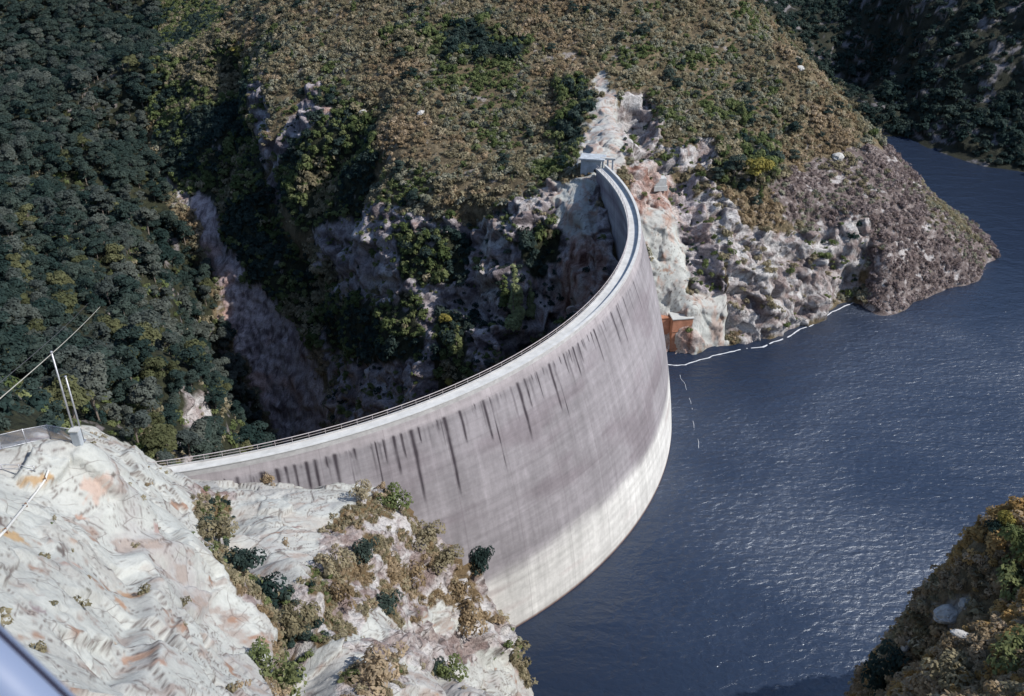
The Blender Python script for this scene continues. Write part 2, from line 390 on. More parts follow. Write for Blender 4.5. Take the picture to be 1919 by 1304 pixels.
soft = Wt['heath'] + Wt['green'] + Wt['brush'] + Wt['forest']
D += soft*(1.6*fbm(P0, 18, 3, 41) + 0.5*fbm(P0, 3.5, 2, 42))
D += Wt['green']*1.4*ridged(P0, 16, 2, 44) + Wt['dark']*1.8*ridged(P0, 22, 3, 45)
D += np.where(dcam > 550, 6*fbm(P0, 90, 3, 47), 0)
for Qc, w, dp in CARVE:
    lo, hi = Qc.min(0)-3*w, Qc.max(0)+3*w
    m = np.where(((P0 > lo) & (P0 < hi)).all(1))[0]
    if len(m) == 0: continue
    d2 = np.full(len(m), 1e9)
    for c in Qc: d2 = np.minimum(d2, ((P0[m]-c)**2).sum(1))
    D[m] -= dp*np.exp(-d2/(w*w)*1.6)*(1+0.5*vnoise(P0[m], w, 77))
inlake = (P0[:, 0] > 3) & (P0[:, 2] < 2) & (np.hypot(P0[:, 0]-DC[0], P0[:, 1]-DC[1]) > DR)
D = np.where(inlake, np.clip(D, -1.5, 0.8), D); D = np.where((CAM[2]-P0[:, 2])/np.hypot(P0[:, 0], P0[:, 1]) > 1.3, np.clip(D, -1, 0.3), D)
# keep the ground off the dam and flat on its contact line
rr = np.hypot(P0[:, 0]-DC[0], P0[:, 1]-DC[1]); an = np.arctan2(P0[:, 1]-DC[1], P0[:, 0]-DC[0])
Dg = D.reshape(NA, NR)
for ax_ in (0, 1): Dg = 0.12*np.roll(Dg, 1, ax_) + 0.76*Dg + 0.12*np.roll(Dg, -1, ax_)
D = Dg.ravel()
P1 = P0 + N0*D[:, None]
r1_ = np.hypot(P1[:, 0], P1[:, 1]); P1[:, 2] = np.where((r1_ < 30) & (P1[:, 1] > 0) & (np.abs(np.arctan2(P1[:, 0], P1[:, 1])) < 0.75), np.minimum(P1[:, 2], np.minimum(143.2, CAM[2]-1.5*r1_)), P1[:, 2])
# ---- mesh pieces by region
def region(P):
    x, y = P[:, 0], P[:, 1]
    r = np.full(len(P), 2)                                               # 2: gorge slope
    hill = [(-175,440),(-135,352),(-98,292),(-60,215),(-20,190),(20,205),(60,225),(130,240),(200,310),(165,400),(115,470),(110,3500),(-150,3500),(-170,520)]
    r[in_poly(x, y, hill)] = 1
    r[(x > 110) & (y > 300) & ~in_poly(x, y, hill)] = 3
    r[(x <= 14) & (y < 140) & (x > -75)] = 0
    r[(x > 14) & (y < 150)] = 4
    lake = (P[:, 2] < -6) & (x > 5) & (r != 3) & (y > 100) & (np.hypot(x-DC[0], y-DC[1]) > DR)
    r[lake] = 5
    return r
REG = ['rock_outcrop', 'hill', 'gorge_slope', 'far_hillside', 'knoll', 'lake_bed']
F = grid_faces(NA, NR)
reg = region(P0)[F[:, 0]]
reg[(P1[F, 2] < -9).all(1) & (reg == 5)] = 9                      # deep lake bed under the opaque water is not built

# ---------------------------------------------------------------- materials
def mat(name):
    m = bpy.data.materials.new(name); m.use_nodes = True
    nt = m.node_tree; nt.nodes.clear()
    o = nt.nodes.new('ShaderNodeOutputMaterial'); b = nt.nodes.new('ShaderNodeBsdfPrincipled')
    nt.links.new(b.outputs[0], o.inputs[0])
    b.inputs['Roughness'].default_value = 0.9; b.inputs['Specular IOR Level'].default_value = 0.2
    return m, nt, b
class NB:
    """tiny node builder"""
    def __init__(s, nt): s.nt = nt
    def n(s, t, **kw):
        nd = s.nt.nodes.new(t)
        for k, v in kw.items():
            if k.startswith('i_'):
                key = k[2:]; key = int(key) if key.isdigit() else key.replace('_', ' ')
                if hasattr(v, 'is_linked') or isinstance(v, bpy.types.NodeSocket): s.nt.links.new(v, nd.inputs[key])
                else: nd.inputs[key].default_value = v
            else: setattr(nd, k, v)
        return nd
    def pos(s): return s.n('ShaderNodeNewGeometry').outputs['Position']
    def attr(s, name): return s.n('ShaderNodeAttribute', attribute_name=name).outputs['Fac']
    def noise(s, vec, scale, detail=4, rough=0.55, dist=0.0):
        return s.n('ShaderNodeTexNoise', i_Vector=vec, i_Scale=scale, i_Detail=detail, i_Roughness=rough, i_Distortion=dist).outputs['Fac']
    def ramp(s, fac, stops, interp='LINEAR'):
        r = s.n('ShaderNodeValToRGB'); s.nt.links.new(fac, r.inputs[0]); cr = r.color_ramp; cr.interpolation = interp
        while len(cr.elements) < len(stops): cr.elements.new(0.5)
        for e, (p, c) in zip(cr.elements, stops):
            e.position = p; e.color = (c, c, c, 1) if not isinstance(c, tuple) else (*c, 1)
        return r.outputs[0]
    def math(s, op, a, b=0.0, clamp=False):
        nd = s.n('ShaderNodeMath', operation=op, use_clamp=clamp)
        for i, v in enumerate((a, b)):
            if isinstance(v, bpy.types.NodeSocket): s.nt.links.new(v, nd.inputs[i])
            else: nd.inputs[i].default_value = v
        return nd.outputs[0]
    def mix(s, fac, a, b, blend='MIX'):
        nd = s.n('ShaderNodeMix', data_type='RGBA', blend_type=blend)
        for key, v in ((0, fac), (6, a), (7, b)):
            if isinstance(v, bpy.types.NodeSocket): s.nt.links.new(v, nd.inputs[key])
            else: nd.inputs[key].default_value = v if not isinstance(v, tuple) else (*v, 1)
        return nd.outputs[2]
    def scale(s, vec, v):
        nd = s.n('ShaderNodeVectorMath', operation='MULTIPLY'); s.nt.links.new(vec, nd.inputs[0]); nd.inputs[1].default_value = v
        return nd.outputs[0]
    def bump(s, h, strength, dist, normal=None):
        nd = s.n('ShaderNodeBump', i_Strength=strength, i_Distance=dist); s.nt.links.new(h, nd.inputs['Height'])
        if normal: s.nt.links.new(normal, nd.inputs['Normal'])
        return nd.outputs[0]

def nramp(v, stops):
    xs = [p for p, c in stops]
    return np.stack([np.interp(v, xs, [c[k] for p, c in stops]) for k in range(3)], 1)
def lerp(a, b, w):
    return a + (np.asarray(b, float) - a)*np.clip(w, 0, 1)[:, None]
def heathy(P): return 0.5*fbm(P, 4.0, 4, 102, 0.6) + 0.8*fbm(P, 2.2, 3, 110)
def ground_colour(P):
    """colour of the ground at each vertex: rock kinds, seams, lichen, soil, far slope shade painted in"""
    n_big = fbm(P, 14, 3, 101); n_mid = fbm(P, 4.0, 4, 102, 0.6); n_fine = fbm(P, 1.2, 3, 103, 0.6)
    st = P*np.array([0.55, 0.55, 2.2]) ; st = st + 1.3*np.stack([n_mid, n_big, n_mid], 1)
    n_str = fbm(st, 3.2, 4, 104, 0.58)
    ver = fbm(P*np.array([1.6, 1.6, 0.28]), 3.0, 4, 105, 0.6)
    nat = nramp(n_mid*0.7, [(-0.45, (0.24, 0.19, 0.18)), (-0.16, (0.46, 0.41, 0.40)), (0.08, (0.58, 0.555, 0.55)), (0.5, (0.64, 0.63, 0.62))])
    nat = lerp(nat, (0.27, 0.19, 0.165), 0.5*sstep(n_str, 0.06, 0.34)); nat = lerp(nat, (0.09, 0.072, 0.07), 0.85*sstep(-n_fine, 0.16, 0.34))
    bed = np.stack([P@E1, P@E2, P@E3], 1)*np.array([0.16, 1, 1]) + 0.35*np.stack([n_mid*0, n_mid, n_big], 1)
    sk1 = fbm(bed, 1.5, 4, 120, 0.6); sk2 = np.abs(fbm(bed*np.array([0.8, 1, 1]), 2.4, 3, 121, 0.5)); gt = sstep(fbm(P, 5.0, 2, 122), -0.05, 0.3)
    wht = nramp(n_mid, [(-0.5, (0.42, 0.42, 0.40)), (0.0, (0.50, 0.515, 0.49)), (0.5, (0.55, 0.57, 0.545))])
    wht = lerp(wht, (0.40, 0.375, 0.38), 0.6*sstep(n_big+0.5*sk1, 0.10, 0.5))
    wht = lerp(wht, (0.36, 0.30, 0.265), 0.75*sstep(sk1+0.4*n_big, 0.20, 0.40))
    wht = lerp(wht, (0.33, 0.18, 0.11), 0.7*sstep(sk1+0.5*fbm(P, 3.0, 2, 123), 0.47, 0.60))
    wht = lerp(wht, (0.12, 0.085, 0.08), 0.9*(1-sstep(sk2, 0.0, 0.035))*gt)
    crk = np.maximum.reduce([(1-sstep(eA, 0.02, 0.14))*sstep(fbm(P, 9, 2, 140), -0.2, 0.15), 0.8*(1-sstep(eB, 0.01, 0.08))*sstep(fbm(P, 6, 2, 141), -0.05, 0.2), 0.6*(1-sstep(eC, 0.0, 0.05))*sstep(fbm(P, 5, 2, 142), 0.05, 0.3)])
    cel = 0.5*cA + 0.6*cB + 0.35*cC; celw = 0.55*cZ + 0.5*cA + 0.3*cB*sstep(n_big, -0.1, 0.2)
    blk = sstep(cel, 0.1, 0.8)
    wht = lerp(wht, (0.40, 0.385, 0.375), 0.5*sstep(celw, 0.1, 0.8)); wht = lerp(wht, (0.40, 0.29, 0.23), 0.22*sstep(-celw, 0.55, 0.95)); wht = lerp(wht, (0.44, 0.29, 0.23), 0.6*sstep(ver, 0.08, 0.32)*(np.linalg.norm(P-CAM, axis=1) > 200)); wht = lerp(wht, (0.12, 0.09, 0.08), 0.85*crk)
    nat = lerp(nat, (0.10, 0.08, 0.075), 0.8*crk); nat = lerp(nat, (0.27, 0.20, 0.185), 0.75*blk); nat = lerp(nat, (0.66, 0.65, 0.64), 0.7*sstep(-cel, 0.15, 0.6))
    red = nramp(ver, [(-0.42, (0.15, 0.075, 0.06)), (-0.2, (0.36, 0.22, 0.18)), (0.05, (0.50, 0.38, 0.34)), (0.35, (0.58, 0.52, 0.49))])
    grey = nramp(n_str*0.7 - 0.35*cel, [(-0.4, (0.12, 0.10, 0.11)), (-0.08, (0.29, 0.255, 0.27)), (0.18, (0.46, 0.42, 0.44)), (0.5, (0.60, 0.57, 0.58))])
    grey = lerp(grey, (0.62, 0.58, 0.59), 0.9*sstep(n_big*0.6+n_mid*0.7, 0.22, 0.42)); grey = lerp(grey, (0.40, 0.25, 0.20), 0.5*sstep(n_big, 0.15, 0.4)*sstep(ver, 0.0, 0.3))
    scr = nramp(0.5*n_fine + 0.3*cB, [(-0.4, (0.24, 0.19, 0.20)), (0.0, (0.52, 0.44, 0.45)), (0.4, (0.70, 0.61, 0.61))])
    scr = lerp(scr, (0.56, 0.35, 0.28), 0.6*sstep(n_big, 0.05, 0.3)); scr = lerp(scr, (0.12, 0.09, 0.10), 0.7*sstep(-ver, 0.15, 0.35))
    soil = nramp(n_fine, [(-0.4, (0.10, 0.08, 0.05)), (0.1, (0.19, 0.15, 0.09)), (0.5, (0.27, 0.215, 0.14))])
    soil = lerp(soil, (0.42, 0.38, 0.36), 0.75*sstep(n_mid+0.3*n_big, 0.34, 0.44))
    flo = nramp(n_fine, [(-0.4, (0.018, 0.022, 0.014)), (0.4, (0.05, 0.055, 0.03))])
    flo = lerp(flo, (0.30, 0.27, 0.275), 0.8*sstep(n_mid+0.25*n_str, 0.34, 0.46))
    mixr = lerp(nat, (0.17, 0.12, 0.065), sstep(heathy(P), -0.04, 0.10)); 
    drk = lerp(nramp(n_mid, [(-0.4, (0.02, 0.024, 0.018)), (0.4, (0.05, 0.052, 0.035))]), (0.27, 0.255, 0.27), 0.9*sstep(n_str*0.6+n_big*0.5, 0.1, 0.26))  # shade of the far slope painted in as near-black ground
    brs = nramp(n_fine, [(-0.4, (0.10, 0.075, 0.07)), (0.15, (0.22, 0.18, 0.17)), (0.5, (0.42, 0.38, 0.37))])
    brs = lerp(brs, (0.60, 0.575, 0.57), 0.85*sstep(n_mid+0.3*n_str, 0.28, 0.40))
    pal = {'white': wht, 'nat': nat, 'red': red, 'scree': scr, 'grey': grey, 'heath': soil, 'green': flo, 'forest': flo, 'brush': brs, 'mix': mixr, 'dark': drk}
    out = np.zeros((len(P), 3)); tot = np.zeros(len(P))
    for k_, c in pal.items():
        w = sstep(Wt[k_] + 0.35*n_fine, 0.25, 0.75) + 1e-4; out += c*w[:, None]; tot += w
    return out/tot[:, None]
GCOL = np.clip(ground_colour(P1)*0.80, 0.01, 0.8)
# stains and lichen with a place of their own: photo point, half length and half width (m), colour
BLOT = [(70,905,1.6,.7,(.36,.22,.09)),(30,1000,1.7,.8,(.38,.24,.10)),(60,1015,1.0,.4,(.34,.22,.12)),(185,915,1.6,1.4,(.42,.31,.26)),(208,893,.5,.25,(.08,.06,.05)),(215,1057,.9,.35,(.07,.05,.05)),(190,1065,1.0,.25,(.08,.06,.06)),(118,1030,.7,.6,(.07,.05,.045)),(150,1055,1.0,.5,(.36,.26,.22)),
 (262,1060,1.6,.45,(.09,.06,.05)),(250,1105,1.4,1.0,(.36,.20,.10)),(235,1130,1.6,.8,(.34,.19,.11)),(310,1100,1.0,.6,(.34,.22,.16)),(165,1105,1.3,.3,(.08,.07,.05)),(65,1140,1.2,.5,(.20,.15,.16)),(120,1060,.8,.3,(.3,.2,.17)),(165,1255,1.0,.35,(.33,.16,.10)),(200,1265,.8,.3,(.30,.15,.11)),(260,1230,1.8,.8,(.36,.22,.15)),(280,1265,1.5,.5,(.30,.17,.12)),(330,1245,1.2,.5,(.18,.13,.13)),(240,1195,1.5,.5,(.36,.25,.16)),
 (385,920,2.6,1.0,(.24,.14,.11)),(400,945,2.4,1.0,(.16,.09,.08)),(420,925,1.6,.6,(.14,.08,.07)),(555,985,1.6,.4,(.20,.13,.12)),(320,945,.9,.5,(.34,.22,.17)),(300,990,1.6,.8,(.32,.22,.20)),(160,965,.9,.5,(.34,.22,.17)),(140,1010,1.4,.4,(.30,.21,.16)),(640,1070,1.2,.6,(.14,.10,.09)),(1210,350,3,1.0,(.30,.15,.12)),(1240,370,3,1.0,(.34,.18,.14)),(1215,480,2.0,.6,(.25,.15,.12)),(1235,520,1.6,.5,(.28,.17,.13)),(1255,500,1.8,.4,(.32,.20,.16))]
for px_, py_, la, wb, c_ in BLOT:
    h_ = cast(px_, py_)
    if h_ is None: continue
    dlt = P0 - h_; m_ = np.where((np.abs(dlt) < 3*la).all(1))[0]; q_ = dlt[m_]
    ax = E1 if px_ < 1000 else np.array([0, 0, 1.0])
    al = q_@ax; rest_ = q_ - al[:, None]*ax; dd_ = (al/la)**2 + (rest_**2).sum(1)/wb**2
    wv_ = 0.8*(1-sstep(np.sqrt(dd_) + 0.9*fbm(P0[m_]*np.array([1, 1, 1.6]), 0.8, 4, 130, 0.65), 0.5, 0.95))
    GCOL[m_] = lerp(GCOL[m_], c_, wv_)
def ground_material():
    m, nt, b = mat('ground'); B = NB(nt); p = B.pos()
    at_ = B.n('ShaderNodeAttribute', attribute_name='Col')
    n = B.noise(p, 1.7, 4, 0.7)
    col = B.mix(at_.outputs['Alpha'], at_.outputs['Color'], B.mix(1.0, at_.outputs['Color'], B.ramp(n, [(0.30, 0.5), (0.52, 1.0), (0.75, 1.2)]), 'MULTIPLY'))
    rk_ = B.attr('rk')
    def dotv(v): return B.n('ShaderNodeVectorMath', operation='DOT_PRODUCT', i_0=p, i_1=tuple(v)).outputs['Value']
    cv = B.n('ShaderNodeCombineXYZ', i_0=dotv(E1*0.16), i_1=dotv(E2*0.42), i_2=dotv(E3*0.5)).outputs[0]
    wn_ = B.n('ShaderNodeTexNoise', i_Vector=p, i_Scale=0.35, i_Detail=3.0); cv = B.n('ShaderNodeVectorMath', operation='MULTIPLY_ADD', i_0=wn_.outputs['Color'], i_1=(0.3, 0.3, 0.3), i_2=cv).outputs[0]
    vo = B.n('ShaderNodeTexVoronoi', feature='DISTANCE_TO_EDGE', i_Vector=cv, i_Scale=1.0).outputs['Distance']
    ck = B.math('MULTIPLY', B.ramp(vo, [(0.0, 1.0), (0.028, 0.0)]), B.math('MULTIPLY', rk_, B.ramp(wn_.outputs['Fac'], [(0.46, 0.0), (0.58, 0.85)])))
    col = B.mix(ck, col, (0.10, 0.075, 0.068))
    n = B.math('SUBTRACT', n, B.math('MULTIPLY', ck, 0.5))
    nt.links.new(col, b.inputs['Base Color'])
    bp = B.n('ShaderNodeBump', i_Distance=0.7); nt.links.new(n, bp.inputs['Height']); nt.links.new(B.math('MULTIPLY', at_.outputs['Alpha'], 0.85), bp.inputs['Strength'])
    nt.links.new(bp.outputs[0], b.inputs['Normal'])
    return m
M_GROUND = ground_material()
TERR = {}
for k, nm in enumerate(REG):
    f = F[reg == k]
    if len(f) == 0: continue
    used, inv = np.unique(f, return_inverse=True); f2 = inv.reshape(-1, 4).astype(np.int32)
    me = bpy.data.meshes.new(nm); me.vertices.add(len(used)); me.vertices.foreach_set('co', P1[used].astype(np.float32).ravel())
    me.loops.add(f2.size); me.loops.foreach_set('vertex_index', f2.ravel())
    me.polygons.add(len(f2)); me.polygons.foreach_set('loop_start', np.arange(0, f2.size, 4, dtype=np.int32)); me.polygons.foreach_set('loop_total', np.full(len(f2), 4, np.int32))
    me.update(calc_edges=True)
    a = me.attributes.new('Col', 'FLOAT_COLOR', 'POINT'); a.data.foreach_set('color', np.c_[GCOL[used], 1-0.7*Wt['white'][used]].astype(np.float32).ravel())
    a = me.attributes.new('rk', 'FLOAT', 'POINT'); a.data.foreach_set('value', np.clip(0.6*Wt['white']+Wt['nat']+Wt['grey']*0.8+Wt['red']*0.6+0.4*Wt['mix'], 0, 1)[used].astype(np.float32))
    me.materials.append(M_GROUND)
    TERR[nm] = tag(link(nm, me), kind='structure')

# ---------------------------------------------------------------- water
def water_material():
    m, nt, b = mat('lake_water'); B = NB(nt); p = B.pos()
    b.inputs['Base Color'].default_value = (0.016, 0.025, 0.047, 1)
    b.inputs['IOR'].default_value = 1.75; b.inputs['Specular Tint'].default_value = (0.84, 0.91, 1.0, 1)
    rip = B.noise(B.scale(p, (1.0, 1.5, 1.0)), 0.5, 5, 0.6, 0.5)
    swell = B.noise(B.scale(p, (0.7, 1.2, 1.0)), 0.16, 3, 0.5, 0.4)
    # wind: open water is ruffled, the corner at the dam foot and the inlet behind the headland are sheltered
    def away(cx, cy, r0, r1):
        d = B.n('ShaderNodeVectorMath', operation='DISTANCE', i_0=p, i_1=(cx, cy, 0)).outputs['Value']
        return B.n('ShaderNodeMapRange', i_0=d, i_1=r0, i_2=r1, i_3=0.0, i_4=1.0).outputs[0]
    open_ = B.math('MULTIPLY', away(2, 112, 12, 75), B.math('MULTIPLY', away(205, 395, 70, 150), away(60, 255, 8, 45)))
    gust = B.math('MULTIPLY', B.ramp(B.noise(p, 0.02, 4, 0.55, 0.8), [(0.32, 0.55), (0.66, 1.0)]), open_)
    nt.links.new(B.n('ShaderNodeMapRange', i_0=gust, i_1=0.0, i_2=1.0, i_3=0.08, i_4=1.0).outputs[0], b.inputs['Specular IOR Level'])  # sheen also set by place: reflection dimmed at the dam foot and inlet
    nt.links.new(B.n('ShaderNodeMapRange', i_0=gust, i_1=0.0, i_2=1.0, i_3=0.14, i_4=0.44).outputs[0], b.inputs['Roughness'])
    h = B.math('ADD', B.math('MULTIPLY', rip, B.math('ADD', B.math('MULTIPLY', gust, 0.7), 0.4)), B.math('MULTIPLY', swell, 1.3))
    nt.links.new(B.bump(h, 1.0, 0.5), b.inputs['Normal'])
    return m
M_WATER = water_material()
wv = []
for i in range(60):
    a = math.radians(-64) + (math.radians(12)-math.radians(-64))*i/59
    wv.append(dpt(a, float(dam_up(a, 0.0))-1.0, 0.0))
wv += [(30,275,0),(60,330,0),(95,450,0),(100,1000,0),(1800,1400,0),(1800,-300,0),(-12,-300,0),(-12,100,0)]
bm = bmesh.new(); vs = [bm.verts.new(v) for v in wv]; f = bm.faces.new(vs); bmesh.ops.triangulate(bm, faces=[f]); bmesh.ops.recalc_face_normals(bm, faces=bm.faces)
me = bpy.data.meshes.new('lake_water'); bm.to_mesh(me); bm.free()
if me.polygons[0].normal.z < 0: me.flip_normals()
me.materials.append(M_WATER)
tag(link('lake_water', me), kind='structure')

# ---------------------------------------------------------------- small mesh builders
def tube_data(path, r, n=6, caps=True, r2=None):
    P = [Vector(p) for p in path]; vs, fs = [], []
    m = len(P)
    for i, p in enumerate(P):
        d = (P[min(i+1, m-1)] - P[max(i-1, 0)]).normalized()
        a = d.cross(Vector((0, 0, 1))); a = a.normalized() if a.length > 1e-3 else Vector((1, 0, 0)); b_ = a.cross(d).normalized()
        rad = r if r2 is None else r + (r2-r)*i/(m-1)
        for k in range(n):
            t = 2*math.pi*k/n; vs.append(p + a*math.cos(t)*rad + b_*math.sin(t)*rad)
    for i in range(m-1):
        for k in range(n): fs.append((i*n+k, i*n+(k+1) % n, (i+1)*n+(k+1) % n, (i+1)*n+k))
    if caps: fs.append(tuple(range(n))[::-1]); fs.append(tuple((m-1)*n+k for k in range(n)))
    return vs, fs
def tube(name, path, r, material, parent=None, n=6, r2=None):
    v, f = tube_data(path, r, n, True, r2)
    return mesh_obj(name, v, f, material, parent, smooth=True)
def box(name, c, size, material, parent=None, rz=0.0, bevel=0.0, tilt=0.0):
    bm = bmesh.new(); bmesh.ops.create_cube(bm, size=1.0)
    for v in bm.verts: v.co = Vector((v.co.x*size[0], v.co.y*size[1], v.co.z*size[2]))
    if bevel: bmesh.ops.bevel(bm, geom=list(bm.edges), offset=bevel, segments=2, affect='EDGES')
    me = bpy.data.meshes.new(name); bm.to_mesh(me); bm.free(); me.materials.append(material)
    o = link(name, me, parent); o.location = c; o.rotation_euler = (tilt, 0, rz); return o
def empty(name, loc=(0, 0, 0)):
    o = bpy.data.objects.new(name, None); COL.objects.link(o); o.location = loc; o.empty_display_size = 0.5; return o
def flat_mat(name, col, rough=0.8, noise=0.0, scale=2.0, metal=0.0, bumpd=0.0):
    m, nt, b = mat(name); B = NB(nt); p = B.pos(); b.inputs['Roughness'].default_value = rough; b.inputs['Metallic'].default_value = metal
    if noise:
        n = B.noise(p, scale, 5, 0.65)
        nt.links.new(B.mix(1.0, col, B.ramp(n, [(0.3, 1-noise), (0.7, 1+noise*0.4)]), 'MULTIPLY'), b.inputs['Base Color'])
        if bumpd: nt.links.new(B.bump(n, 0.6, bumpd), b.inputs['Normal'])
    else: b.inputs['Base Color'].default_value = (*col, 1)
    return m
M_STEEL = flat_mat('galvanised_steel', (0.46, 0.47, 0.50), 0.45, 0.3, 3.0, 0.6)
M_CONC = flat_mat('pale_concrete', (0.50, 0.51, 0.50), 0.85, 0.25, 0.8, 0, 0.05)
M_CONCB = flat_mat('bluish_concrete', (0.42, 0.46, 0.50), 0.85, 0.35, 0.7, 0, 0.05)
M_RUSTC = flat_mat('rust_stained_concrete', (0.40, 0.19, 0.12), 0.9, 0.45, 0.35, 0, 0.1)
M_DARK = flat_mat('dark_opening', (0.03, 0.03, 0.035), 0.7)

# ---------------------------------------------------------------- the arch dam
def dam_material():
    m, nt, b = mat('dam_concrete'); B = NB(nt)
    uv = B.n('ShaderNodeUVMap').outputs[0]                      # metres: along the crest, below the crest
    stain = B.attr('stain'); base = B.n('ShaderNodeAttribute', attribute_name='Col').outputs['Color']
    ver = B.noise(B.scale(uv, (0.55, 0.035, 1)), 1.0, 5, 0.65)
    patch = B.noise(uv, 0.09, 5, 0.6)
    lift = B.noise(B.scale(uv, (0.02, 0.62, 1)), 1.0, 3, 0.6)
    fine = B.noise(uv, 0.9, 5, 0.7)
    col = B.mix(1.0, base, B.ramp(ver, [(0.3, 0.80), (0.55, 1.0), (0.75, 1.18)]), 'MULTIPLY')
    col = B.mix(1.0, col, B.ramp(patch, [(0.3, 0.84), (0.7, 1.14)]), 'MULTIPLY')
    col = B.mix(1.0, col, B.ramp(lift, [(0.32, 0.86), (0.5, 1.0), (0.7, 1.10)]), 'MULTIPLY')
    col = B.mix(1.0, col, B.ramp(fine, [(0.3, 0.86), (0.7, 1.08)]), 'MULTIPLY')
    jt = B.math('ABSOLUTE', B.math('SUBTRACT', B.math('FRACT', B.math('MULTIPLY', B.n('ShaderNodeSeparateXYZ', i_0=uv).outputs[0], 1/11.6)), 0.5))
    lf = B.math('ABSOLUTE', B.math('SUBTRACT', B.math('FRACT', B.math('MULTIPLY', B.n('ShaderNodeSeparateXYZ', i_0=uv).outputs[1], 1/3.05)), 0.5))
    jl = B.math('MAXIMUM', B.ramp(jt, [(0.0, 1.0), (0.012, 0.0)]), B.math('MULTIPLY', B.ramp(lf, [(0.0, 1.0), (0.03, 0.0)]), B.ramp(patch, [(0.42, 0.0), (0.6, 0.6)])))
    col = B.mix(B.math('MULTIPLY', jl, 0.30), col, (0.12, 0.10, 0.11))
    col = B.mix(B.math('MULTIPLY', B.ramp(stain, [(0.05, 0.0), (0.65, 1.0)]), 0.93), col, (0.035, 0.028, 0.035))
    nt.links.new(col, b.inputs['Base Color'])
    h = B.math('ADD', fine, B.math('MULTIPLY', lift, 1.5)); nt.links.new(B.bump(h, 0.3, 0.06), b.inputs['Normal'])
    return m
M_DAM = dam_material()
DAM = empty('arch_dam', dpt(-0.5, DR, CZ-0.0)); tag(DAM, 'tall curved concrete arch dam with dark drip stains holding back the lake', 'dam')
DOFF = Vector(DAM.location)
def dobj(name, vs, fs, material, parent=DAM, smooth=False):
    vs = [tuple(Vector(v)-DOFF) for v in vs] if parent is DAM else vs
    return mesh_obj(name, vs, fs, material, parent, smooth)
def arc_s(ang): return (ang-A0)*DR
# drip stains: photo position of the upper end on the face -> angle; top depth, length, half width
STREAK = [(400,895,2.0,1.5),(422,892,1,.8),(443,888,3,1.6),(488,875,4.5,2.0),(497,873,2.6,1),(517,868,5,1.5),(535,865,4,1.2),(553,862,5.5,1.3),(572,858,6,1.6),(590,853,6.5,1.5),(609,848,2.2,1),(626,842,9,1.9),(643,838,1.6,.7),(662,833,2.4,.9),
 (716,818,5,.9),(733,812,8,1.4),(749,806,5,1.1),(766,800,15,2.0),(782,797,3.2,1.0),(814,786,2.4,.9),(829,780,17,1.9),(858,768,7,1.5),(887,757,1.2,.6),(902,748,9,1.6),(963,716,13,1.8),(977,712,6.5,1.3),(989,707,1.3,.5),(999,700,6,.9),(1011,695,1.4,.7),(1022,684,11,1.7),(1041,675,1.6,.6),(1051,666,4.5,1.0),(1060,660,3,.9),(1068,652,7,1.2),(1076,645,5,1.0),(1084,640,2,.8),(1094,632,1.7,.6),(1107,620,8,1.2),(1138,590,8,1.1),(1149,578,10,1.1),(1161,566,6,.8),(1180,545,9,.7),(1123,605,3,.6),(1100,628,5,.6),(910,752,16,.5),(1030,690,20,.5),(700,830,11,.6),(650,850,8,.5)]
def face_angle(px, py):
    best = None
    for i in range(400):
        a = A0 + (A1-A0)*i/399
        p = np.array(dpt(a, DR, CZ-2.0)) - CAM; X_ = p@_R/(p@_F)*PF + PW/2; Y_ = -(p@_U)/(p@_F)*PF + PH/2
        d = abs(X_-px) + 0.3*abs(Y_-py)
        if best is None or d < best[0]: best = (d, a, Y_)
    return best[1], best[2]
NAg, ND = 820, 150
aa = np.linspace(A0, A1, NAg); dd = np.concatenate([np.linspace(0, 62, 125), np.linspace(62, 140, 26)[1:]]); ND = len(dd)
AG, DG = np.meshgrid(aa, dd, indexing='ij'); AG = AG.ravel(); DG = DG.ravel()
RU = dam_up(AG, CZ-DG)
VU = np.stack([DC[0]+RU*np.cos(AG), DC[1]+RU*np.sin(AG), CZ-DG], 1)
stain = np.zeros(len(AG)); SG = (AG-A0)*DR
wob = 0.10*vnoise(np.stack([SG*0.0, DG, SG*0.3], 1), 2.5, 5)
for px, py, ln, wd in STREAK:
    a, ytop = face_angle(px, py)
    s0 = (a-A0)*DR; t0 = 1.75 + max(0.0, (py-ytop)*0.06)*0.3
    w = wd*0.23*(1 - 0.45*np.clip((DG-t0)/ln, 0, 1))
    k_ = np.exp(-((SG + wob - s0)/np.maximum(w, 0.05))**2)
    k_ *= sstep(DG, t0-0.25, t0+0.25)*(1-sstep(DG, t0+ln*0.7, t0+ln))*(0.75+0.25*vnoise(np.stack([SG, DG, SG*0], 1), 1.3, 9))
    stain = np.maximum(stain, np.clip(k_, 0, 1))
for k_ in range(280):
    s0 = RNG.random()*188 + 2; ln = 1.0 + 9*RNG.random()**2.5; w = 0.10+0.22*RNG.random(); t0 = 1.7+0.5*RNG.random()
    m_ = np.abs(SG-s0) < 1.2
    e_ = np.exp(-((SG[m_] + 1.5*wob[m_] - s0)/w)**2)*sstep(DG[m_], t0-0.3, t0+0.3)*(1-sstep(DG[m_], t0+ln*0.3, t0+ln))
    stain[m_] = np.maximum(stain[m_], e_*(0.12+0.38*RNG.random()**1.5))
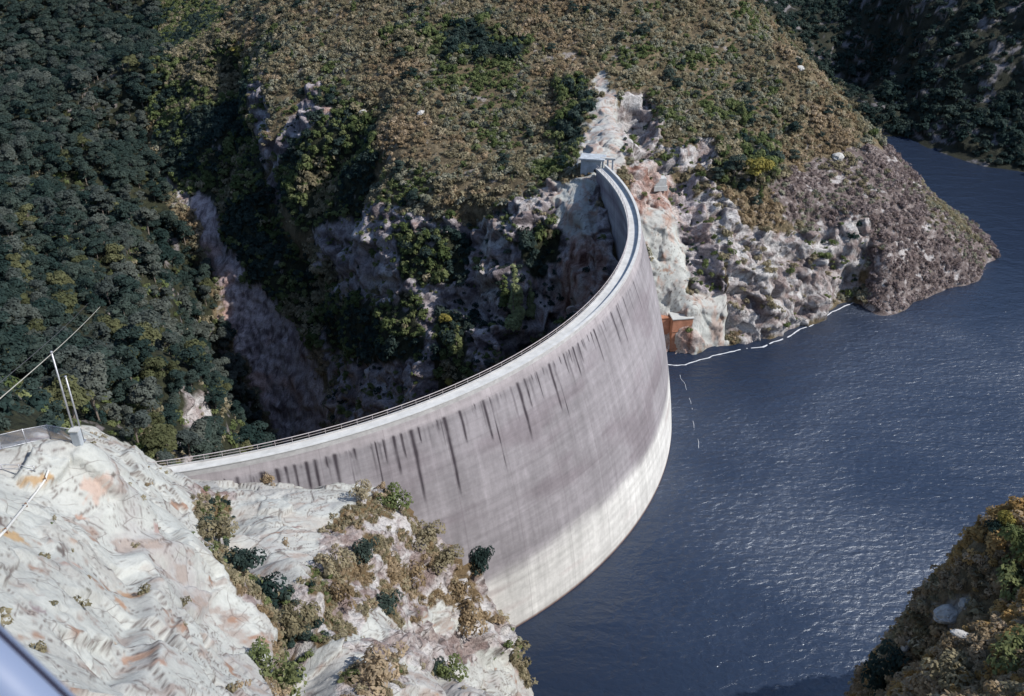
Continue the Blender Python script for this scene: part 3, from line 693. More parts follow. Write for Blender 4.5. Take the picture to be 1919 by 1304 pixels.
# algae/weathering darkening of the upper face and the bleached draw-down band near the water
zz = CZ - DG
ns = fbm(np.stack([SG, DG*3, SG*0], 1), 16, 4, 55); ns2 = fbm(np.stack([SG*0.3, DG*2.2, SG*0], 1), 6, 3, 56)
band = 1-sstep(zz + 3.0*ns + 2.0*ns2, 12.2, 16.0)
up = np.array([0.305, 0.288, 0.306]); 
colr = np.tile(up, (len(zz), 1)); colr = lerp(colr, (0.40, 0.37, 0.385), 1-sstep(DG, 1.3, 2.6))
colr = lerp(colr, (0.22, 0.19, 0.21), 0.6*sstep(ns, 0.05, 0.4)*sstep(DG, 3, 9))
colr = lerp(colr, (0.66, 0.655, 0.635), band); 
colr = lerp(colr, (0.50, 0.44, 0.43), 0.55*sstep(ns2, 0.12, 0.3)*band*sstep(zz, 1.0, 8.0))
colr = lerp(colr, (0.22, 0.15, 0.13), (1-sstep(zz, 0.25, 0.8)))*0.84
def uvs(me, U, V):
    uvl = me.uv_layers.new(name='UVMap'); li = np.empty(len(me.loops), np.int32); me.loops.foreach_get('vertex_index', li)
    uvl.data.foreach_set('uv', np.stack([U[li], V[li]], 1).astype(np.float32).ravel())
def face_mesh(name, V, C, S, flip):
    f = grid_faces(NAg, ND)
    if flip: f = f[:, ::-1]
    me = bpy.data.meshes.new(name); me.from_pydata((V-np.array(DOFF)).tolist(), [], f.tolist())
    a = me.attributes.new('Col', 'FLOAT_COLOR', 'POINT'); a.data.foreach_set('color', np.c_[C, np.ones(len(C))].astype(np.float32).ravel())
    a = me.attributes.new('stain', 'FLOAT', 'POINT'); a.data.foreach_set('value', S.astype(np.float32))
    uvs(me, SG, DG); me.polygons.foreach_set('use_smooth', [True]*len(me.polygons)); me.materials.append(M_DAM); me.update()
    return link(name, me, DAM)
face_mesh('upstream_face', VU, colr, stain, False)
NAg, ND = 240, 60
AG, DG = np.meshgrid(np.linspace(A0, A1, NAg), np.linspace(0, 140, ND), indexing='ij'); AG = AG.ravel(); DG = DG.ravel(); SG = (AG-A0)*DR; zz = CZ-DG; stain = np.zeros(len(AG))
ns = fbm(np.stack([SG, DG*3, SG*0], 1), 16, 4, 55); ns2 = fbm(np.stack([SG*0.3, DG*2.2, SG*0], 1), 6, 3, 56)
RD = dam_dn(AG, CZ-DG); VD = np.stack([DC[0]+RD*np.cos(AG), DC[1]+RD*np.sin(AG), CZ-DG], 1)
cd = lerp(np.tile((0.40, 0.39, 0.42), (len(zz), 1)), (0.24, 0.21, 0.25), sstep(ns+0.5*ns2, -0.1, 0.35)); cd = lerp(cd, (0.2, 0.17, 0.2), 0.5*sstep(DG, 4, 30))
face_mesh('downstream_face', VD, cd, stain*0, True)
def ring(name, prof, material, a0=A0, a1=A1, n=240):
    """sweep a closed (r, z) profile along the crest"""
    vs, fs = [], []; m_ = len(prof)
    for i in range(n):
        a = a0 + (a1-a0)*i/(n-1)
        for r_, z_ in prof: vs.append(dpt(a, r_, z_))
    for i in range(n-1):
        for k_ in range(m_): fs.append((i*m_+k_, i*m_+(k_+1) % m_, (i+1)*m_+(k_+1) % m_, (i+1)*m_+k_))
    fs.append(tuple(range(m_))); fs.append(tuple((n-1)*m_+k_ for k_ in range(m_))[::-1])
    return dobj(name, vs, fs, material)
M_DECK = flat_mat('crest_concrete', (0.54, 0.545, 0.535), 0.85, 0.22, 0.5, 0, 0.03)
M_PARA = flat_mat('parapet_concrete', (0.46, 0.455, 0.455), 0.85, 0.25, 0.7, 0, 0.03)
ring('crest_walkway', [(DR-3.05, CZ+0.05), (DR-0.05, CZ+0.05), (DR-0.05, CZ-0.35), (DR-3.05, CZ-0.35)], M_DECK)
ring('parapet', [(DR-0.42, CZ+0.054), (DR-0.42, CZ+0.85), (DR+0.06, CZ+0.85), (DR+0.06, CZ-0.25), (DR+0.004, CZ-0.25), (DR+0.004, CZ+0.054)], M_PARA)
ring('coping', [(DR-0.50, CZ+0.855), (DR-0.50, CZ+1.0), (DR+0.17, CZ+1.0), (DR+0.17, CZ+0.855)], M_DECK)
ring('kerb', [(DR-3.2, CZ-0.4), (DR-3.2, CZ+0.25), (DR-2.95, CZ+0.25), (DR-2.95, CZ-0.4)], M_PARA)
rail = empty('railing'); rail.parent = DAM
M_RAIL = flat_mat('painted_rail', (0.46, 0.42, 0.42), 0.5, 0.2, 2.0)
for h, r_ in ((1.35, 0.075), (0.8, 0.035)):
    pth = [Vector(dpt(A0+(A1-A0)*i/160, DR-3.05, CZ+h))-DOFF for i in range(161)]
    mesh_obj('rail', *tube_data(pth, r_, 6), M_RAIL, rail, True)
pv, pf = tube_data([(0, 0, 0), (0, 0, 1.15)], 0.045, 6)
pme = bpy.data.meshes.new('post'); pme.from_pydata([tuple(v) for v in pv], [], pf); pme.materials.append(M_RAIL)
for i in range(66):
    a = A0 + (A1-A0)*(i+0.5)/66
    o = link('post', pme, rail); o.location = Vector(dpt(a, DR-3.05, CZ+0.22)) - DOFF

# ---------------------------------------------------------------- vegetation
def leaf_mat(name, c1, c2, c3, trans=0.3):
    m = bpy.data.materials.new(name); m.use_nodes = True; nt = m.node_tree; nt.nodes.clear(); B = NB(nt)
    o = nt.nodes.new('ShaderNodeOutputMaterial')
    rnd = B.n('ShaderNodeObjectInfo').outputs['Random']
    col = B.ramp(rnd, [(0.0, c1), (0.5, c2), (1.0, c3)])
    n = B.noise(B.pos(), 0.9, 2, 0.6); col = B.mix(1.0, col, B.ramp(n, [(0.3, 0.62), (0.7, 1.25)]), 'MULTIPLY')
    d = B.n('ShaderNodeBsdfDiffuse', i_Color=col); t = B.n('ShaderNodeBsdfTranslucent', i_Color=col)
    ms = B.n('ShaderNodeMixShader', i_0=trans); nt.links.new(d.outputs[0], ms.inputs[1]); nt.links.new(t.outputs[0], ms.inputs[2]); nt.links.new(ms.outputs[0], o.inputs[0])
    return m
L_BROWN = leaf_mat('heath_leaf_brown', (0.27, 0.205, 0.125), (0.38, 0.295, 0.19), (0.48, 0.39, 0.28), 0.42)
L_OLIVE = leaf_mat('heath_leaf_olive', (0.21, 0.19, 0.12), (0.31, 0.275, 0.18), (0.42, 0.37, 0.26), 0.42)
L_GREY = leaf_mat('heath_leaf_greygreen', (0.19, 0.20, 0.15), (0.27, 0.275, 0.205), (0.37, 0.36, 0.28), 0.38)
L_GREEN = leaf_mat('scrub_leaf_green', (0.10, 0.135, 0.055), (0.15, 0.185, 0.08), (0.21, 0.235, 0.11), 0.38)
L_DARK = leaf_mat('forest_leaf_dark', (0.030, 0.054, 0.050), (0.050, 0.076, 0.068), (0.078, 0.104, 0.088), 0.38)
L_GUM = leaf_mat('forest_leaf_grey', (0.072, 0.090, 0.085), (0.10, 0.12, 0.108), (0.138, 0.155, 0.135), 0.38)
L_YEL = leaf_mat('leaf_yellow_green', (0.27, 0.24, 0.07), (0.32, 0.28, 0.085), (0.36, 0.31, 0.10), 0.38)
L_ORANGE = leaf_mat('heath_leaf_orange', (0.34, 0.22, 0.09), (0.44, 0.30, 0.13), (0.54, 0.39, 0.19), 0.45)
L_PALE = leaf_mat('leaf_pale_green', (0.22, 0.26, 0.13), (0.26, 0.30, 0.155), (0.30, 0.34, 0.18), 0.42)
L_SCRUB = leaf_mat('forest_leaf_olive', (0.085, 0.095, 0.05), (0.12, 0.13, 0.066), (0.165, 0.17, 0.09), 0.38)
L_TWIG = leaf_mat('brush_twig', (0.21, 0.165, 0.155), (0.28, 0.225, 0.215), (0.36, 0.305, 0.29), 0.2)
M_BARK = flat_mat('bark', (0.20, 0.17, 0.145), 0.9, 0.4, 3.0)

def leaf_cloud(rng, lobes, n, size, up=0.8, aspect=1.7):
    """n leaf faces spread over the outer shell of the given lobes (centre, radius vector)"""
    w = np.array([r[0]*r[1] for c, r in lobes]); w = w/w.sum()
    k = rng.choice(len(lobes), n, p=w)
    C = np.array([lobes[i][0] for i in k]); Rr = np.array([lobes[i][1] for i in k])
    d = rng.normal(size=(n, 3)); d[:, 2] = np.abs(d[:, 2])*0.9 - 0.25*rng.random(n); d /= np.linalg.norm(d, axis=1, keepdims=True)
    P = C + d*Rr*(rng.random((n, 1))**0.4*0.45+0.6)
    nrm = d*1.3 + rng.normal(size=(n, 3))*0.5; nrm[:, 2] += up; nrm /= np.linalg.norm(nrm, axis=1, keepdims=True)
    a = np.cross(nrm, rng.normal(size=(n, 3))); a /= np.linalg.norm(a, axis=1, keepdims=True); b = np.cross(nrm, a)
    s = size*(0.6+0.8*rng.random((n, 1)))
    v = np.stack([P - a*s*aspect*0.5, P + b*s*0.5 - nrm*s*0.08, P + a*s*aspect*0.5, P - b*s*0.5 - nrm*s*0.08], 1).reshape(-1, 3)
    f = np.arange(n*4).reshape(n, 4)
    return v, f
def np_mesh(name, v, f, material):
    me = bpy.data.meshes.new(name); me.from_pydata(np.asarray(v).tolist(), [], f.tolist() if hasattr(f, 'tolist') else f); me.materials.append(material); return me
def shrub_lobes(rng, n=5, h=0.8, spread=0.6):
    return [(np.array([rng.normal()*spread*0.5, rng.normal()*spread*0.5, h*(0.25+0.5*rng.random())]), np.array([1, 1, 0.8])*(0.35+0.3*rng.random())) for _ in range(n)]
def tree_parts(rng, h, crown_r, trunk_h, n, size, shape='round'):
    lobes = []
    if shape == 'round':
        for _ in range(11):
            a = rng.random()*6.28; q = rng.random()**0.6*0.7; z = trunk_h + (h-trunk_h)*(0.12+0.75*rng.random())
            lobes.append((np.array([math.cos(a)*q*crown_r, math.sin(a)*q*crown_r, z]), np.array([1, 1, 0.75])*crown_r*(0.28+0.22*rng.random())))
    else:                                                   # tall narrow crown
        for i in range(13):
            u_ = i/12.0; a = rng.random()*6.28; rad = crown_r*(1-0.8*u_)*(0.7+0.5*rng.random()); q = 0.45*rad
            lobes.append((np.array([math.cos(a)*q, math.sin(a)*q, trunk_h+(h-trunk_h)*u_*0.95]), np.array([0.62, 0.62, 0.72])*max(rad, 0.25*crown_r)))
    v, f = leaf_cloud(rng, lobes, n, size)
    tv, tf = [], []
    bend = rng.normal(size=2)*0.04*h
    path = [(0, 0, -0.6), (bend[0]*0.3, bend[1]*0.3, h*0.3), (bend[0], bend[1], h*0.75)]
    a_, b_ = tube_data(path, 0.035*h*0.55+0.05, 6, True, 0.02*h*0.3+0.02); tv += [tuple(x) for x in a_]; tf += b_
    for c, r_ in lobes[:6]:
        o = len(tv); st = Vector((bend[0]*0.5, bend[1]*0.5, h*(0.25+0.3*rng.random())))
        a_, b_ = tube_data([st, (st+Vector(c))*0.5 + Vector((0, 0, 0.1)), Vector(c)], 0.016*h*0.5+0.02, 5, True, 0.02); tv += [tuple(x) for x in a_]; tf += [tuple(i+o for i in q) for q in b_]
    return (v, f), (tv, tf)
rg = np.random.default_rng(3)
SRC = {}
def src(name, me):
    o = bpy.data.objects.new(name, me); return o                    # not linked: only a source for scattering
for nm, m_ in (('brown', L_BROWN), ('olive', L_OLIVE), ('greyg', L_GREY), ('green', L_GREEN), ('dark', L_DARK), ('orange', L_ORANGE)):
    SRC[nm] = [src('shrub_'+nm, np_mesh('shrub_'+nm, *leaf_cloud(rg, shrub_lobes(rg), 120, 0.24), m_)) for _ in range(3)]
SRC['twig'] = [src('shrub_twig', np_mesh('shrub_twig', *leaf_cloud(rg, shrub_lobes(rg, 6, 0.9, 0.8), 130, 0.17, 0.1, 3.5), L_TWIG)) for _ in range(3)]
TREES = {}
def tree_src(key, shape, m_, h, cr, th, n, size, k):
    out = []
    for _ in range(k):
        (v, f), (tv, tf) = tree_parts(rg, h, cr, th, n, size, shape)
        out.append((np_mesh('crown', v, f, m_), np_mesh('trunk', tv, tf, M_BARK)))
    TREES[key] = out
tree_src('dark', 'round', L_DARK, 8.0, 3.4, 2.0, 1500, 0.36, 4)
tree_src('gum', 'round', L_GUM, 9.0, 3.3, 2.8, 1500, 0.36, 3)
tree_src('olivetree', 'round', L_SCRUB, 7.5, 3.2, 1.6, 1400, 0.36, 2)
tree_src('green', 'tall', L_GREEN, 9.0, 2.2, 1.2, 800, 0.36, 3)
tree_src('yellow', 'round', L_YEL, 6.0, 2.6, 1.4, 800, 0.34, 1)
tree_src('fine', 'tall', L_PALE, 15.0, 3.0, 1.5, 2600, 0.36, 1)
def joined(crown, trunk, name):
    bm = bmesh.new(); bm.from_mesh(crown); n = len(bm.faces); bm.from_mesh(trunk)
    bm.faces.ensure_lookup_table()
    for i in range(n, len(bm.faces)): bm.faces[i].material_index = 1
    me = bpy.data.meshes.new(name); bm.to_mesh(me); bm.free(); me.materials.append(crown.materials[0]); me.materials.append(trunk.materials[0]); return me

def scatter(name, pos, rot, scl, idx, sources, label, cat):
    me = bpy.data.meshes.new(name); me.vertices.add(len(pos)); me.vertices.foreach_set('co', np.asarray(pos, np.float32).ravel())
    a = me.attributes.new('rot', 'FLOAT_VECTOR', 'POINT'); a.data.foreach_set('vector', np.asarray(rot, np.float32).ravel())
    a = me.attributes.new('scl', 'FLOAT_VECTOR', 'POINT'); a.data.foreach_set('vector', np.asarray(scl, np.float32).ravel())
    a = me.attributes.new('idx', 'INT', 'POINT'); a.data.foreach_set('value', np.asarray(idx, np.int32))
    ob = link(name, me)
    ng = bpy.data.node_groups.new(name, 'GeometryNodeTree')
    ng.interface.new_socket('Geometry', in_out='INPUT', socket_type='NodeSocketGeometry'); ng.interface.new_socket('Geometry', in_out='OUTPUT', socket_type='NodeSocketGeometry')
    gi = ng.nodes.new('NodeGroupInput'); go = ng.nodes.new('NodeGroupOutput'); ip = ng.nodes.new('GeometryNodeInstanceOnPoints'); jn = ng.nodes.new('GeometryNodeGeometryToInstance')
    for s_ in sources[::-1]:
        oi = ng.nodes.new('GeometryNodeObjectInfo'); oi.inputs['Object'].default_value = s_; ng.links.new(oi.outputs['Geometry'], jn.inputs[0])
    ng.links.new(gi.outputs[0], ip.inputs['Points']); ng.links.new(jn.outputs[0], ip.inputs['Instance']); ip.inputs['Pick Instance'].default_value = True
    for nm, ty, sock in (('rot', 'FLOAT_VECTOR', 'Rotation'), ('scl', 'FLOAT_VECTOR', 'Scale'), ('idx', 'INT', 'Instance Index')):
        na = ng.nodes.new('GeometryNodeInputNamedAttribute'); na.data_type = ty; na.inputs['Name'].default_value = nm
        o_ = [q for q in na.outputs if q.enabled and q.name == 'Attribute'][0]; ng.links.new(o_, ip.inputs[sock])
    ng.links.new(ip.outputs[0], go.inputs[0])
    md = ob.modifiers.new('scatter', 'NODES'); md.node_group = ng
    return tag(ob, label, cat, kind='stuff')

def on_base(px, py): return cast(px, py)
# candidate points on the displaced ground, weighted by true area
G1 = P1.reshape(NA, NR, 3)
e1 = np.diff(G1, axis=0)[:, :-1]; e2 = np.diff(G1, axis=1)[:-1]
AREA = np.zeros((NA, NR)); AREA[:-1, :-1] = np.linalg.norm(np.cross(e1, e2), axis=2); AREA = AREA.ravel()
N1 = grid_normals(G1).reshape(-1, 3)
dproj = P1 - CAM; depth = dproj @ _F; sx = dproj @ _R/np.maximum(depth, 1)*PF + PW/2; sy = -(dproj @ _U)/np.maximum(depth, 1)*PF + PH/2
inview = (depth > 5) & (sx > -250) & (sx < PW+250) & (sy > -200) & (sy < PH+150)
dam_clear = ~((rr < DR+16) & (rr > DR-22) & (an > A0-0.02) & (an < A1+0.05) & (P1[:, 2] < CZ+1) & (np.abs(rr-DR) < 4))
above = (P1[:, 2] > 0.6) | (rr < DR) | (P1[:, 0] < -20)
ok = inview & dam_clear & above & (P1[:, 2] > -88)
def sample(weight, per_m2):
    w = AREA*weight*ok; n = int(w.sum()*per_m2)
    return RNG.choice(len(w), n, p=w/w.sum()) if n else np.array([], int)
def place(ix):
    # random point inside the cell
    i, j = ix//NR, ix % NR; i = np.minimum(i, NA-2); j = np.minimum(j, NR-2)
    a, b = RNG.random((len(ix), 1)), RNG.random((len(ix), 1))
    return G1[i, j]*(1-a)*(1-b) + G1[i+1, j]*a*(1-b) + G1[i, j+1]*(1-a)*b + G1[i+1, j+1]*a*b
def shrubs(name, weight, per_m2, rad, kinds, label, hscale=1.0):
    ix = sample(weight, per_m2); pos = place(ix); n = len(ix)
    tone = 1.3*fbm(pos, 30, 3, 201) + 0.7*fbm(pos, 7, 2, 202) + 0.17*RNG.normal(size=n)
    srcs, idx = [], np.zeros(n, int)
    cum = np.cumsum([p for k_, p in kinds]); q = np.clip((tone+0.75)/1.5, 0, 0.999)
    for t, (k_, p) in enumerate(kinds):
        m = (q >= (cum[t]-p)) & (q < cum[t]); idx[m] = len(srcs) + RNG.integers(0, 3, m.sum()); srcs += SRC[k_]
    s = (rad[0] + (rad[1]-rad[0])*RNG.random(n)**2.2)*(0.85+0.5*np.clip(fbm(pos, 9, 2, 203)+0.3, 0, 1))
    rot = np.stack([RNG.normal(size=n)*0.15, RNG.normal(size=n)*0.15, RNG.random(n)*6.28], 1)
    nn = N1[ix]; pos = pos - np.array([0, 0, 1])*(0.12*s)[:, None] + nn*0.0
    scl = np.stack([s, s, s*hscale*(0.75+0.5*RNG.random(n))], 1)
    return scatter(name, pos, rot, scl, idx, srcs, label, 'shrubs')
farr = (dcam > 170).astype(float); slope_up = np.clip(N1[:, 2], 0, 1)
far_hill = (farr > 0)
shrubs('heath_scrub', Wt['heath']*far_hill*sstep(slope_up, 0.15, 0.5)*(0.30+0.70*sstep(fbm(P1, 8, 3, 220), -0.28, 0.08)), 0.66, (0.6, 1.9), [('green', 0.20), ('greyg', 0.20), ('olive', 0.32), ('brown', 0.28)], 'low brown and olive heath scrub covering the hill above the dam', 1.25)
shrubs('green_scrub', (Wt['green'] + 0.0)*far_hill, 0.26, (1.0, 2.4), [('dark', 0.45), ('green', 0.35), ('olive', 0.20)], 'dark green scrub in the shaded gullies of the hill', 1.4)
shrubs('ledge_scrub', (Wt['grey']*1.0 + Wt['nat']*0.5 + Wt['red']*0.25)*far_hill*sstep(slope_up, 0.25, 0.6), 0.16, (0.6, 1.7), [('dark', 0.3), ('green', 0.4), ('olive', 0.3)], 'scattered green scrub clinging to the cliff ledges', 1.3)
shrubs('headland_brush', Wt['brush']*far_hill, 0.42, (0.6, 1.5), [('twig', 0.72), ('greyg', 0.18), ('olive', 0.10)], 'grey brown leafless brush covering the low headland', 1.1)
shrubs('shore_scrub', Wt['dark']*(dcam > 300)*(dcam < 900)*(0.35+0.65*sstep(fbm(P1, 25, 3, 210), -0.15, 0.15)), 0.10, (1.4, 3.4), [('dark', 1.0)], 'scrub on the slope across the inlet, slope shade put into its dark leaves', 1.3)  # all-dark leaves carry the shade of this slope
nearm = (dcam <= 170)
shrubs('forest_understorey', Wt['forest']*(dcam < 430)*(dcam > 95), 0.10, (0.8, 2.0), [('dark', 0.6), ('green', 0.25), ('olive', 0.15)], 'low dark bushes filling the gaps under the left gorge forest', 1.2)
KR = [on_base(1788, 1150), on_base(1808, 1195)]
kn_ = Wt['heath']*nearm*(P1[:, 0] > 14)
for q_ in KR: kn_ = kn_*(np.linalg.norm(P1-q_, axis=1) > 1.9)
shrubs('knoll_heath', kn_, 1.9, (0.35, 1.0), [('green', 0.22), ('olive', 0.36), ('brown', 0.26), ('orange', 0.16)], 'orange brown heath covering the knoll at the lower right', 1.1)
gq_ = np.full(len(P1), 1e9); gm_ = np.where(nearm)[0]
for c_ in CARVE[0][0]: gq_[gm_] = np.minimum(gq_[gm_], ((P0[gm_]-c_)**2).sum(1))
gul = np.exp(-gq_/(4.2**2))
shrubs('gully_scrub', Wt['mix']*gul*nearm*sstep(heathy(P1), -0.25, 0.05), 1.5, (0.35, 1.0), [('dark', 0.42), ('green', 0.30), ('olive', 0.28)], 'scrub filling the gully of the near rock, gully shade put into its dark leaves', 1.1)  # darker leaf mix paints the gully shadow into the scrub
shrubs('outcrop_heath', (1-gul)*(Wt['mix']*sstep(heathy(P1), -0.06, 0.06) + 0.004*Wt['white'])*nearm, 3.4, (0.22, 0.72), [('green', 0.18), ('olive', 0.44), ('brown', 0.38)], 'patches of dry brown heath between the white rocks of the near outcrop', 1.1)

# ---------------------------------------------------------------- trees
st_ = 2
Gs = G1[::st_, ::st_]
BVH1 = BVHTree.FromPolygons(Gs.reshape(-1, 3).tolist(), grid_faces(Gs.shape[0], Gs.shape[1]).tolist(), all_triangles=False)
def on(px, py):
    return cast(px, py, BVH1)
def drop(x, y, z0=400.0):
    h = BVH1.ray_cast(Vector((x, y, z0)), Vector((0, 0, -1))); return None if h[0] is None else np.array(h[0])
fx = sample(Wt['forest']*(dcam < 1400)*np.where(dcam > 620, 0.35, 1)*sstep(slope_up, 0.02, 0.2), 0.16)
fp = place(fx); fd = np.linalg.norm(fp-CAM, axis=1)
cell = np.where(fd < 330, 4.6, np.where(fd < 560, 5.4, 7.5))
keep, seen = [], set()
for i in np.argsort(RNG.random(len(fp))):
    c = cell[i]; key = (int(c*10), int(fp[i, 0]//c), int(fp[i, 1]//c))
    if key in seen: continue
    seen.add(key); keep.append(i)
fp = fp[keep]; fd = fd[keep]
CAB = [(at_t(188, 574, 238), at_t(-150, 872, 60)), (at_t(165, 568, 240), at_t(-150, 838, 62))]     # the cable and the dark shadow line: the forest is cut back around both
clear = np.ones(len(fp), bool)
for a_, b_ in CAB:
    for t_ in np.linspace(0, 1, 60):
        q_ = a_ + (b_-a_)*t_; clear &= ~((np.hypot(fp[:, 0]-q_[0], fp[:, 1]-q_[1]) < 4.2) & (fp[:, 2] > q_[2]-8))
fp = fp[clear]; fd = fd[clear]
fs_ = np.where(fd < 330, 0.86, np.where(fd < 560, 0.98, 1.35))*(0.5+1.0*RNG.random(len(fp))**1.4)
tone = fbm(fp, 30, 3, 301) + 0.25*RNG.normal(size=len(fp))
fk = np.where(tone > 0.16, 1, np.where(RNG.random(len(fp)) < np.interp(fd, [150, 280, 420], [0.5, 0.25, 0.06]), 2, 0))                                     # 1: paler grey-green tree
vis = np.zeros(len(fp), bool)
for i, p in enumerate(fp):
    q = Vector(p) + Vector((0, 0, 4*fs_[i])); d = q - Vector(CAM)
    x_ = d.dot(Vector(_R))/d.dot(Vector(_F))*PF + PW/2; y_ = -d.dot(Vector(_U))/d.dot(Vector(_F))*PF + PH/2
    if -20 < x_ < PW+20 and -20 < y_ < PH+20:
        h = BVH1.ray_cast(Vector(CAM), d); vis[i] = h[0] is None or h[3] > d.length - 3
size_px = fs_/fd*vis
order = np.argsort(-size_px); ind = set(order[:270].tolist())
def new_tree(name, crown, trunk, loc, scale, rz, label, cat, group=None):
    e = empty(name, tuple(loc)); e.scale = scale if isinstance(scale, tuple) else (scale,)*3; e.rotation_euler = (0, 0, rz)
    link('crown', crown, e); link('trunk', trunk, e)
    return tag(e, label, cat, group)
TLAB = {0: ('forest_tree', 'dark', 'dark green round-crowned tree of the forest on the left gorge slope', 'dark trees of the left gorge forest'),
        1: ('gum_tree', 'gum', 'pale grey-green tree of the forest on the left gorge slope', 'grey-green trees of the left gorge forest'),
        2: ('olive_tree', 'olivetree', 'olive green bushy tree of the forest on the left gorge slope', 'olive trees of the left gorge forest')}
rest = []
for i in range(len(fp)):
    if i in ind:
        nm, key, lab, grp = TLAB[fk[i]]; cr_, tr_ = TREES[key][int(RNG.integers(0, len(TREES[key])))]
        new_tree(nm, cr_, tr_, fp[i], float(fs_[i]), float(RNG.random()*6.28), lab, 'tree', grp)
    else: rest.append(i)
fsrc = [src('forest_tree', joined(c, t, 'forest_tree')) for k_ in ('dark', 'gum', 'olivetree') for c, t in TREES[k_]]
nd_ = len(TREES['dark']); ri = np.array(rest)
idx = np.where(fk[ri] == 0, RNG.integers(0, nd_, len(ri)), np.where(fk[ri] == 1, nd_ + RNG.integers(0, len(TREES['gum']), len(ri)), nd_ + len(TREES['gum']) + RNG.integers(0, 2, len(ri))))
scatter('forest', fp[ri], np.stack([np.zeros(len(ri)), np.zeros(len(ri)), RNG.random(len(ri))*6.28], 1), np.repeat(fs_[ri][:, None], 3, 1), idx, fsrc, 'dense dark forest filling the left side of the gorge and the slope beyond', 'forest')

def tree_at(px, py, key, h_m, label, name='tree', cat='tree', wide=1.0, group=None, k=None):
    p = on(px, py)
    lst = TREES[key]; cr_, tr_ = lst[int(RNG.integers(0, len(lst))) if k is None else k % len(lst)]
    h0 = {'dark': 8.0, 'gum': 9.0, 'green': 9.0, 'yellow': 6.0, 'fine': 15.0}[key]; s_ = h_m/h0
    return new_tree(name, cr_, tr_, p - np.array([0, 0, 0.3]), (s_*wide, s_*wide, s_), float(RNG.random()*6.28), label, cat, group)
tree_at(962, 612, 'fine', 21, 'tall pale green tree against the cliff behind the dam, tallest of its clump', 'cliff_tree')
tree_at(945, 575, 'green', 11, 'green tree on the cliff left of the tallest pale green tree', 'cliff_tree')
tree_at(992, 590, 'fine', 12, 'pale green tree on the cliff right of the tallest one', 'cliff_tree')
tree_at(858, 672, 'green', 12, 'slender green tree on the dark cliff above the middle of the crest', 'cliff_tree', wide=0.8)
tree_at(835, 612, 'yellow', 5, 'yellowish bush on the cliff above the slender green tree', 'cliff_bush', 'bush')
tree_at(878, 722, 'green', 6, 'bright green bush at the foot of the cliff beside the crest railing', 'cliff_bush', 'bush', 1.5)
tree_at(845, 728, 'yellow', 4, 'olive bush at the cliff foot, left of the bright green bush', 'cliff_bush', 'bush')
tree_at(915, 700, 'gum', 5, 'grey-green bush by the railing, right of the bright green bush', 'cliff_bush', 'bush')
tree_at(1415, 345, 'yellow', 9.5, 'big yellow-green tree on the hill right of the dam end', 'hill_tree', wide=1.2)
tree_at(1375, 330, 'dark', 8, 'dark green tree just left of the big yellow-green tree', 'hill_tree', wide=1.1)
tree_at(1450, 330, 'green', 6, 'small green tree just right of the big yellow-green tree', 'hill_tree', wide=1.4)
tree_at(450, 118, 'yellow', 9, 'rounded light green tree at the upper left edge of the brown heath', 'hill_tree', wide=1.4)
# dark bushes standing out of the heath
bx_ = sample(Wt['heath']*far_hill*(sy < 420), 0.011); bp_ = place(bx_); n_b = 0
for p in bp_:
    d = Vector(p) + Vector((0, 0, 2)) - Vector(CAM); h = BVH1.ray_cast(Vector(CAM), d)
    if h[0] is not None and h[3] < d.length - 4: continue
    x_ = d.dot(Vector(_R))/d.dot(Vector(_F))*PF + PW/2; y_ = -d.dot(Vector(_U))/d.dot(Vector(_F))*PF + PH/2
    if not (0 < x_ < PW and 0 < y_ < PH) or n_b >= 230: continue
    n_b += 1; key = 'dark' if RNG.random() < 0.6 else 'green'
    cr_, tr_ = TREES[key][int(RNG.integers(0, len(TREES[key])))]; s_ = 0.22+0.48*RNG.random()**1.7
    new_tree('heath_bush', cr_, tr_, p-np.array([0, 0, 0.5]), (s_*1.2, s_*1.2, s_), float(RNG.random()*6.28), 'dark green bush standing out of the brown heath on the hill', 'bush', 'dark bushes in the heath')

# pale boulders
M_STONE = flat_mat('pale_boulder', (0.50, 0.49, 0.47), 0.9, 0.4, 1.2, 0, 0.25)
def boulder(px, py, sx_, sy_, sz_, rz, label, seed):
    p = on(px, py); bm = bmesh.new(); bmesh.ops.create_icosphere(bm, subdivisions=4, radius=1.0)
    V_ = np.array([v.co[:] for v in bm.verts]); fv, fe_, fr_ = facets(V_+seed*7.3, 0.75, 300+seed, 0.6)
    V_ = V_*(1 + 0.30*fv + 0.12*fbm(V_+seed, 0.5, 3, 310))[:, None]
    for v, c in zip(bm.verts, V_): v.co = (c[0]*sx_, c[1]*sy_, c[2]*sz_)
    me = bpy.data.meshes.new('boulder'); bm.to_mesh(me); bm.free(); me.materials.append(M_STONE)
    o = link('boulder', me); o.location = tuple(p + np.array([0, 0, sz_*0.25])); o.rotation_euler = (0.15, 0.1, rz); return tag(o, label, 'boulder')
boulder(1775, 1155, 1.5, 1.0, 0.8, 0.4, 'pale boulder in the orange heath of the knoll, largest of the group', 1)
boulder(1808, 1132, 1.1, 0.6, 0.5, 0.9, 'long pale boulder above the largest one on the knoll', 2)
boulder(1808, 1195, 1.2, 0.5, 0.4, -0.5, 'lowest pale boulder on the knoll', 3)
boulder(1690, 1225, 0.6, 0.6, 1.6, 0.2, 'upright pale rock at the left foot of the knoll', 4)
boulder(1570, 296, 2.2, 1.6, 1.5, 0.3, 'white boulder on the right side of the hill above the brush', 5)
boulder(790, 215, 1.8, 1.2, 1.3, 0.8, 'white boulder in the middle of the brown heath slope', 6)
boulder(1500, 130, 1.8, 1.2, 1.1, 0.1, 'pinkish white boulder near the right skyline of the hill', 7)
boulder(680, 215, 1.6, 1.2, 1.6, 0.5, 'white boulder at the left edge of the brown heath', 8)
